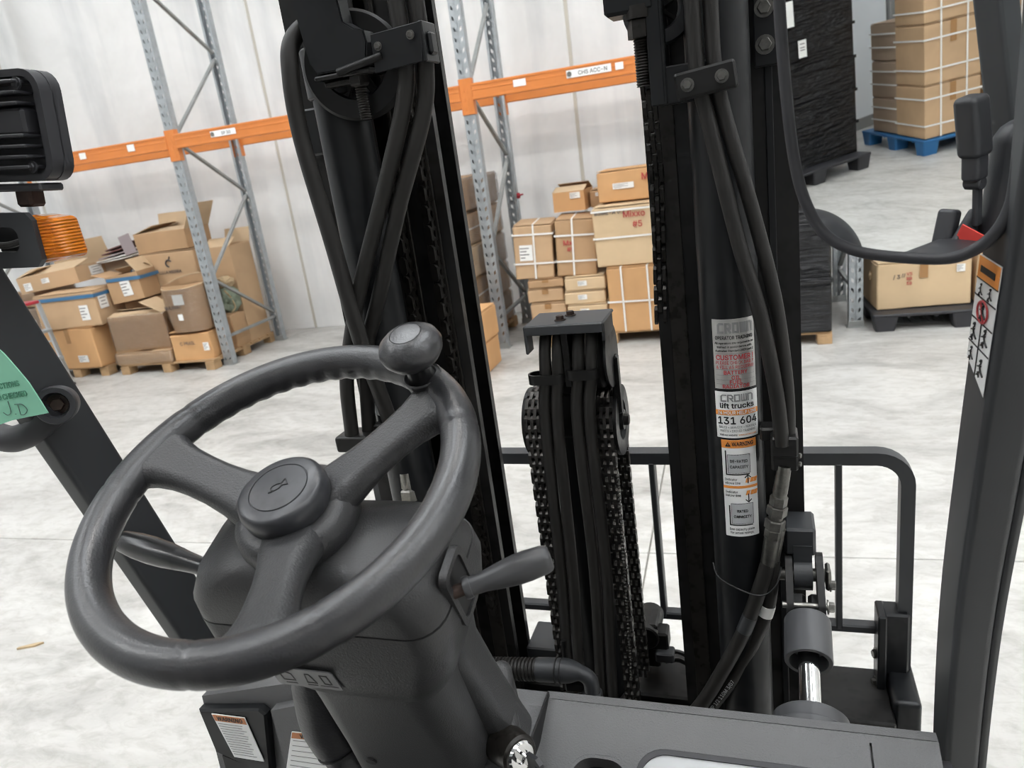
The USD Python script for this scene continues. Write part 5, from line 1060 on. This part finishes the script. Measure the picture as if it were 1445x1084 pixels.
for p_ in ((.052, .040), (.052, -.040)): t.add('screw', lp(hexbolt((p_[0], p_[1], .016), (0, 0, 1), .0042, .003)), BLKP)
t.add('mount_plate', lp(cbox(.10, .008, .03, .002, (.005, -.060, 0))), BLKP)
t.add('mount_nut', lp(cbox(.022, .020, .02, .003, (.022, -.070, 0))), RUST)
t.add('top_knob', lp(cyl((-.02, .054, 0), (-.02, .064, 0), .016, 20)), BLKP)
t = T('indicator_lamp', 'amber ribbed turn signal lens on a black bracket at left under the work lamp', 'turn signal lamp', (-.72, .62, 1.58))
so_ = A([-.742, .617, 1.602])
def sp_(m): return place(m, so_, LBm)
lens = m3.Manifold.batch_hull([m3.Manifold.sphere(.006, 12).translate(p_) for p_ in ((.018, .017, -.012), (.022, -.021, -.012), (.043, .015, -.010), (.049, -.016, -.010), (.018, .017, .012), (.022, -.021, .012), (.042, .014, .010), (.048, -.015, .010))])
t.add('lens', sp_(tri(lens)), AMBER, smooth=40, label='amber ribbed plastic lens')
for k in range(9): t.add('lens_rib', sp_(cbox(.015, .0012, .0010, .0003, (.0345, -.0165 + .0042 * k, .0166))), AMBER)
t.add('reflector', sp_(cbox(.004, .03, .02, .001, (.024, -.002, 0))), PAPER)
t.add('backplate', sp_(prism(Polygon([(-.10, .052), (-.055, .050), (-.028, .036), (-.022, .026), (.018, .026), (.026, .018), (.030, -.022), (.022, -.030), (-.10, -.036)], [rrect(.05, .026, .010, 6) + A([-.022, -.002])]), .006, (0, 0, .017))), GUARD, smooth=False)
t.add('base_shell', sp_(cbox(.055, .035, .02, .004, (-.025, -.002, -.006))), DARK)
t.add('side_wall', sp_(cbox(.006, .046, .03, .002, (.020, -.003, 0))), BLACK)
t.add('lead', sp_(tube(spline([(-.11, .004, .014), (-.06, -.004, .018), (-.02, -.008, .022), (.004, -.003, .016)], 8), .0036, 10)), RUBBER)
t.add('lead_boot', sp_(cyl((.002, -.004, .014), (.012, .0, .014), .006, 14)), RUST)

# ------------------------------------------------------------------ the mirror
MN = unit(A([-.374, -.925, -.075])); MXv = unit(np.cross([0, 0, 1], MN)); MXv = MXv if MXv[0] > 0 else -MXv; MY = np.cross(MN, MXv); MY = MY if MY[2] > 0 else -MY
MP = A([.11, .66, 1.65]); MB = np.stack([MXv, MY, MN], 1)
def onm(m): return place(m, MP, MB)
mq = A([(-.0985, .20), (-.099, .06), (-.0965, -.025), (-.092, -.075), (-.084, -.108), (-.070, -.133), (-.050, -.1465), (-.025, -.153), (.015, -.1565), (.035, -.153), (.0515, -.141), (.0620, -.122), (.066, -.096), (.0685, -.03), (.069, .10), (.066, .20), (.04, .235), (-.07, .235)])
ms_ = spline(np.c_[np.vstack([mq, mq[:1]]), np.zeros(len(mq) + 1)], 5)[:-1]
t = T('rear_view_mirror', 'black-rimmed rear view mirror hanging at the upper right, reflecting wrapped pallets', 'mirror', MP)
gp = Polygon(ms_[:, :2])
t.add('glass', onm(prism(gp.buffer(-.001), .0012, (0, 0, -.0012))), MIRROR, smooth=False, label='reflecting mirror glass')
t.add('rim', onm(tube(ms_, .0048, 12, True)), BLKP, smooth=60)
t.add('back_shell', onm(tri(m3.Manifold.batch_hull([mani(prism(gp.convex_hull, .002, (0, 0, -.004))), mani(prism(gp.convex_hull.buffer(-.02), .002, (0, 0, -.024)))]))), BLKP)
t.add('arm', tube(spline([MP + MB @ A([.03, .10, -.02]), (.16, .72, 1.75), (.19, .62, 1.80), (.19, .56, 1.83)], 6), .008, 12), BLACK)

# ------------------------------------------------------------------ seat and rear of the truck, seen in the mirror
t = T('driver_seat', 'black vinyl driver seat showing at the right of the mirror', 'seat', (-.37, -.62, .95))
def cush(w, d, h, r, o, a=0.): return place(rot(rbox(w, d, h, r, 20), a, [1, 0, 0]), o)
t.add('cushion', cush(.52, .48, .15, .06, (-.385, -.42, 1.015), 4), VINYL, smooth=60)
t.add('backrest', cush(.46, .13, .46, .06, (-.33, -.70, 1.16), 10), VINYL, smooth=60)
t.add('side_bolster', cush(.12, .22, .34, .058, (-.505, -.62, 1.15), 12), VINYL, smooth=60)
t.add('belt_buckle', cush(.045, .035, .10, .010, (-.60, -.47, 1.10), 20), BLKP)
t.add('belt', place(rot(cbox(.07, .004, .055, .001), 25, [0, 1, 0]), (-.53, -.455, 1.085)), BELT, label='red seat belt webbing')
t = T('seat_armrest', 'black padded armrest folded upright on its hinge, left side of the seat in the mirror', 'armrest', (-.575, -.52, 1.10))
def hull(ps, n=16): return tri(m3.Manifold.batch_hull([m3.Manifold.sphere(r_, n).translate(p_) for p_, r_ in ps]))
AX = -.545
t.add('pad', hull([((AX + dx, y_, z_), .014) for z_, sh in ((1.390, -.006), (1.285, .004)) for dx in (-.014 + sh, .012 + sh) for y_ in (-.50, -.465)], 20), VINYL, smooth=60)
t.add('sleeve', hull([((AX + dx, y_, z_), .010) for z_ in (1.278, 1.228) for dx in (-.008, .014) for y_ in (-.495, -.47)]), BLKP)
t.add('hinge', cat(cyl((AX - .018, -.485, 1.212), (AX + .022, -.485, 1.212), .016, 24, c=.003), cbox(.014, .024, .10, .004, (AX + .006, -.49, 1.160))), BLKP)
t.add('bracket', hull([((AX - .005, -.49, 1.14), .010), ((AX - .03, -.44, 1.05), .013), ((AX - .03, -.54, 1.05), .013), ((AX - .01, -.49, 1.08), .014)]), BLKP)
t = T('guard_pillar', 'rear overhead guard pillar of the truck, seen in the mirror above the seat', 'pillar', (-.80, -1.0, 1.0))
t.add('post', place(rbox(.075, .09, 1.2, .012, 10), (-.812, -1.0, 1.56), basis((-.14, .0, 1), (1, 0, 0))), GUARD, smooth=40)
t = T('engine_hood', 'black rounded truck hood under the seat, showing in the mirror corner', 'hood', (-.37, -.65, .6))
t.add('shell', rbox(1.0, 1.1, .34, .08, 20, (-.37, -.75, .76)), VINYL, smooth=60)
t = T('side_console', 'dark rounded console cover at the lower left of the mirror', 'console', (-.80, -.25, .9))
cs_ = trimesh.creation.icosphere(4, 1.); cs_.vertices = cs_.vertices * A([.15, .20, .18]) + A([-.94, -.34, .985]); t.add('shell', cs_, VINYL, smooth=60)

# ------------------------------------------------------------------ what stands behind, seen in the mirror
plastic_pallet('black plastic pallet under the tall black wrapped load in the mirror', -4.89, -4.46, 1.2, 1.16, 8, BLKP, .14, True)
wrapped_load('tall black stretch-wrapped load filling the left of the mirror, white label on it', -4.94, -4.50, 1.02, 1.10, 2.25, 8, True, True, 8, .14)
t = plastic_pallet('blue plastic pallet under the strapped boxes in the mirror', -4.22, -6.01, 1.15, 1.05, 26, BLUEP, .14, True)
# strapped boxes on it: the pallet's corner nearest the truck faces the mirror
def pb(i, j, k, w, d, h, z, lab, col, st, dx=0., dy=0.):
    a = math.radians(26); ux, uy = A([math.cos(a), math.sin(a), 0]), A([-math.sin(a), math.cos(a), 0]); o = A([-4.22, -6.01, z]) + ux * i + uy * j
    # turned so that its front faces the truck
    carton(lab, o[0], o[1], z, w, d, h, 116, CARD[col], straps=st, world=True, tape=True)
lv = [(.145, .46), (.61, .50), (1.115, .40), (1.52, .45)]
names = ('lowest', 'second', 'third', 'top')
for k, (z, h) in enumerate(lv):
    pb(.54, -.005, 0, .50, .48, h - .01, z, 'strapped carton of the front tower on the blue pallet in the mirror, %s' % names[k], 0, (('h', h * .25), ('h', h * .75), ('v', .13), ('v', .36)))
    pb(.53, -.55, 0, .50, .48, h - .03, .145 + (z - .145) * .95, 'strapped carton of the right tower on the blue pallet in the mirror, %s' % names[k], 2, (('h', h * .3), ('h', h * .7), ('v', .2)))
    if k < 3: pb(.045, .01, 0, .47, .46, .322, .145 + k * .338, 'darker strapped carton of the low tower on the blue pallet in the mirror, %s' % names[k], 4, (('h', .12), ('h', .24), ('v', .2)))
t = T('truck_chassis', 'black steel chassis and floor plate under the dash and seat', 'chassis', (-.32, .3, .1))
t.add('front_frame', cbox(.96, .16, .46, .01, (-.32, .66, .35)), BLACK2)
t.add('floor_plate', cbox(.96, .78, .04, .006, (-.32, .19, .34)), BLACK2)
for x_ in (-.76, .12): t.add('frame_rail', cbox(.08, 1.9, .12, .01, (x_, -.35, .26)), BLACK2)
t = T('overhead_guard', 'black overhead guard roof frame of bars over the driver', 'overhead guard', (-.30, -.25, 2.1))
for x_ in (-.86, .24): t.add('side_rail', cbox(.06, 1.8, .05, .01, (x_, -.35, 2.16)), BLACK)
for k in range(11): t.add('roof_bar', cbox(1.08, .022, .035, .006, (-.31, .50 - .165 * k, 2.16)), BLACK)
stage.SetDefaultPrim(stage.GetPrimAtPath('/World'))
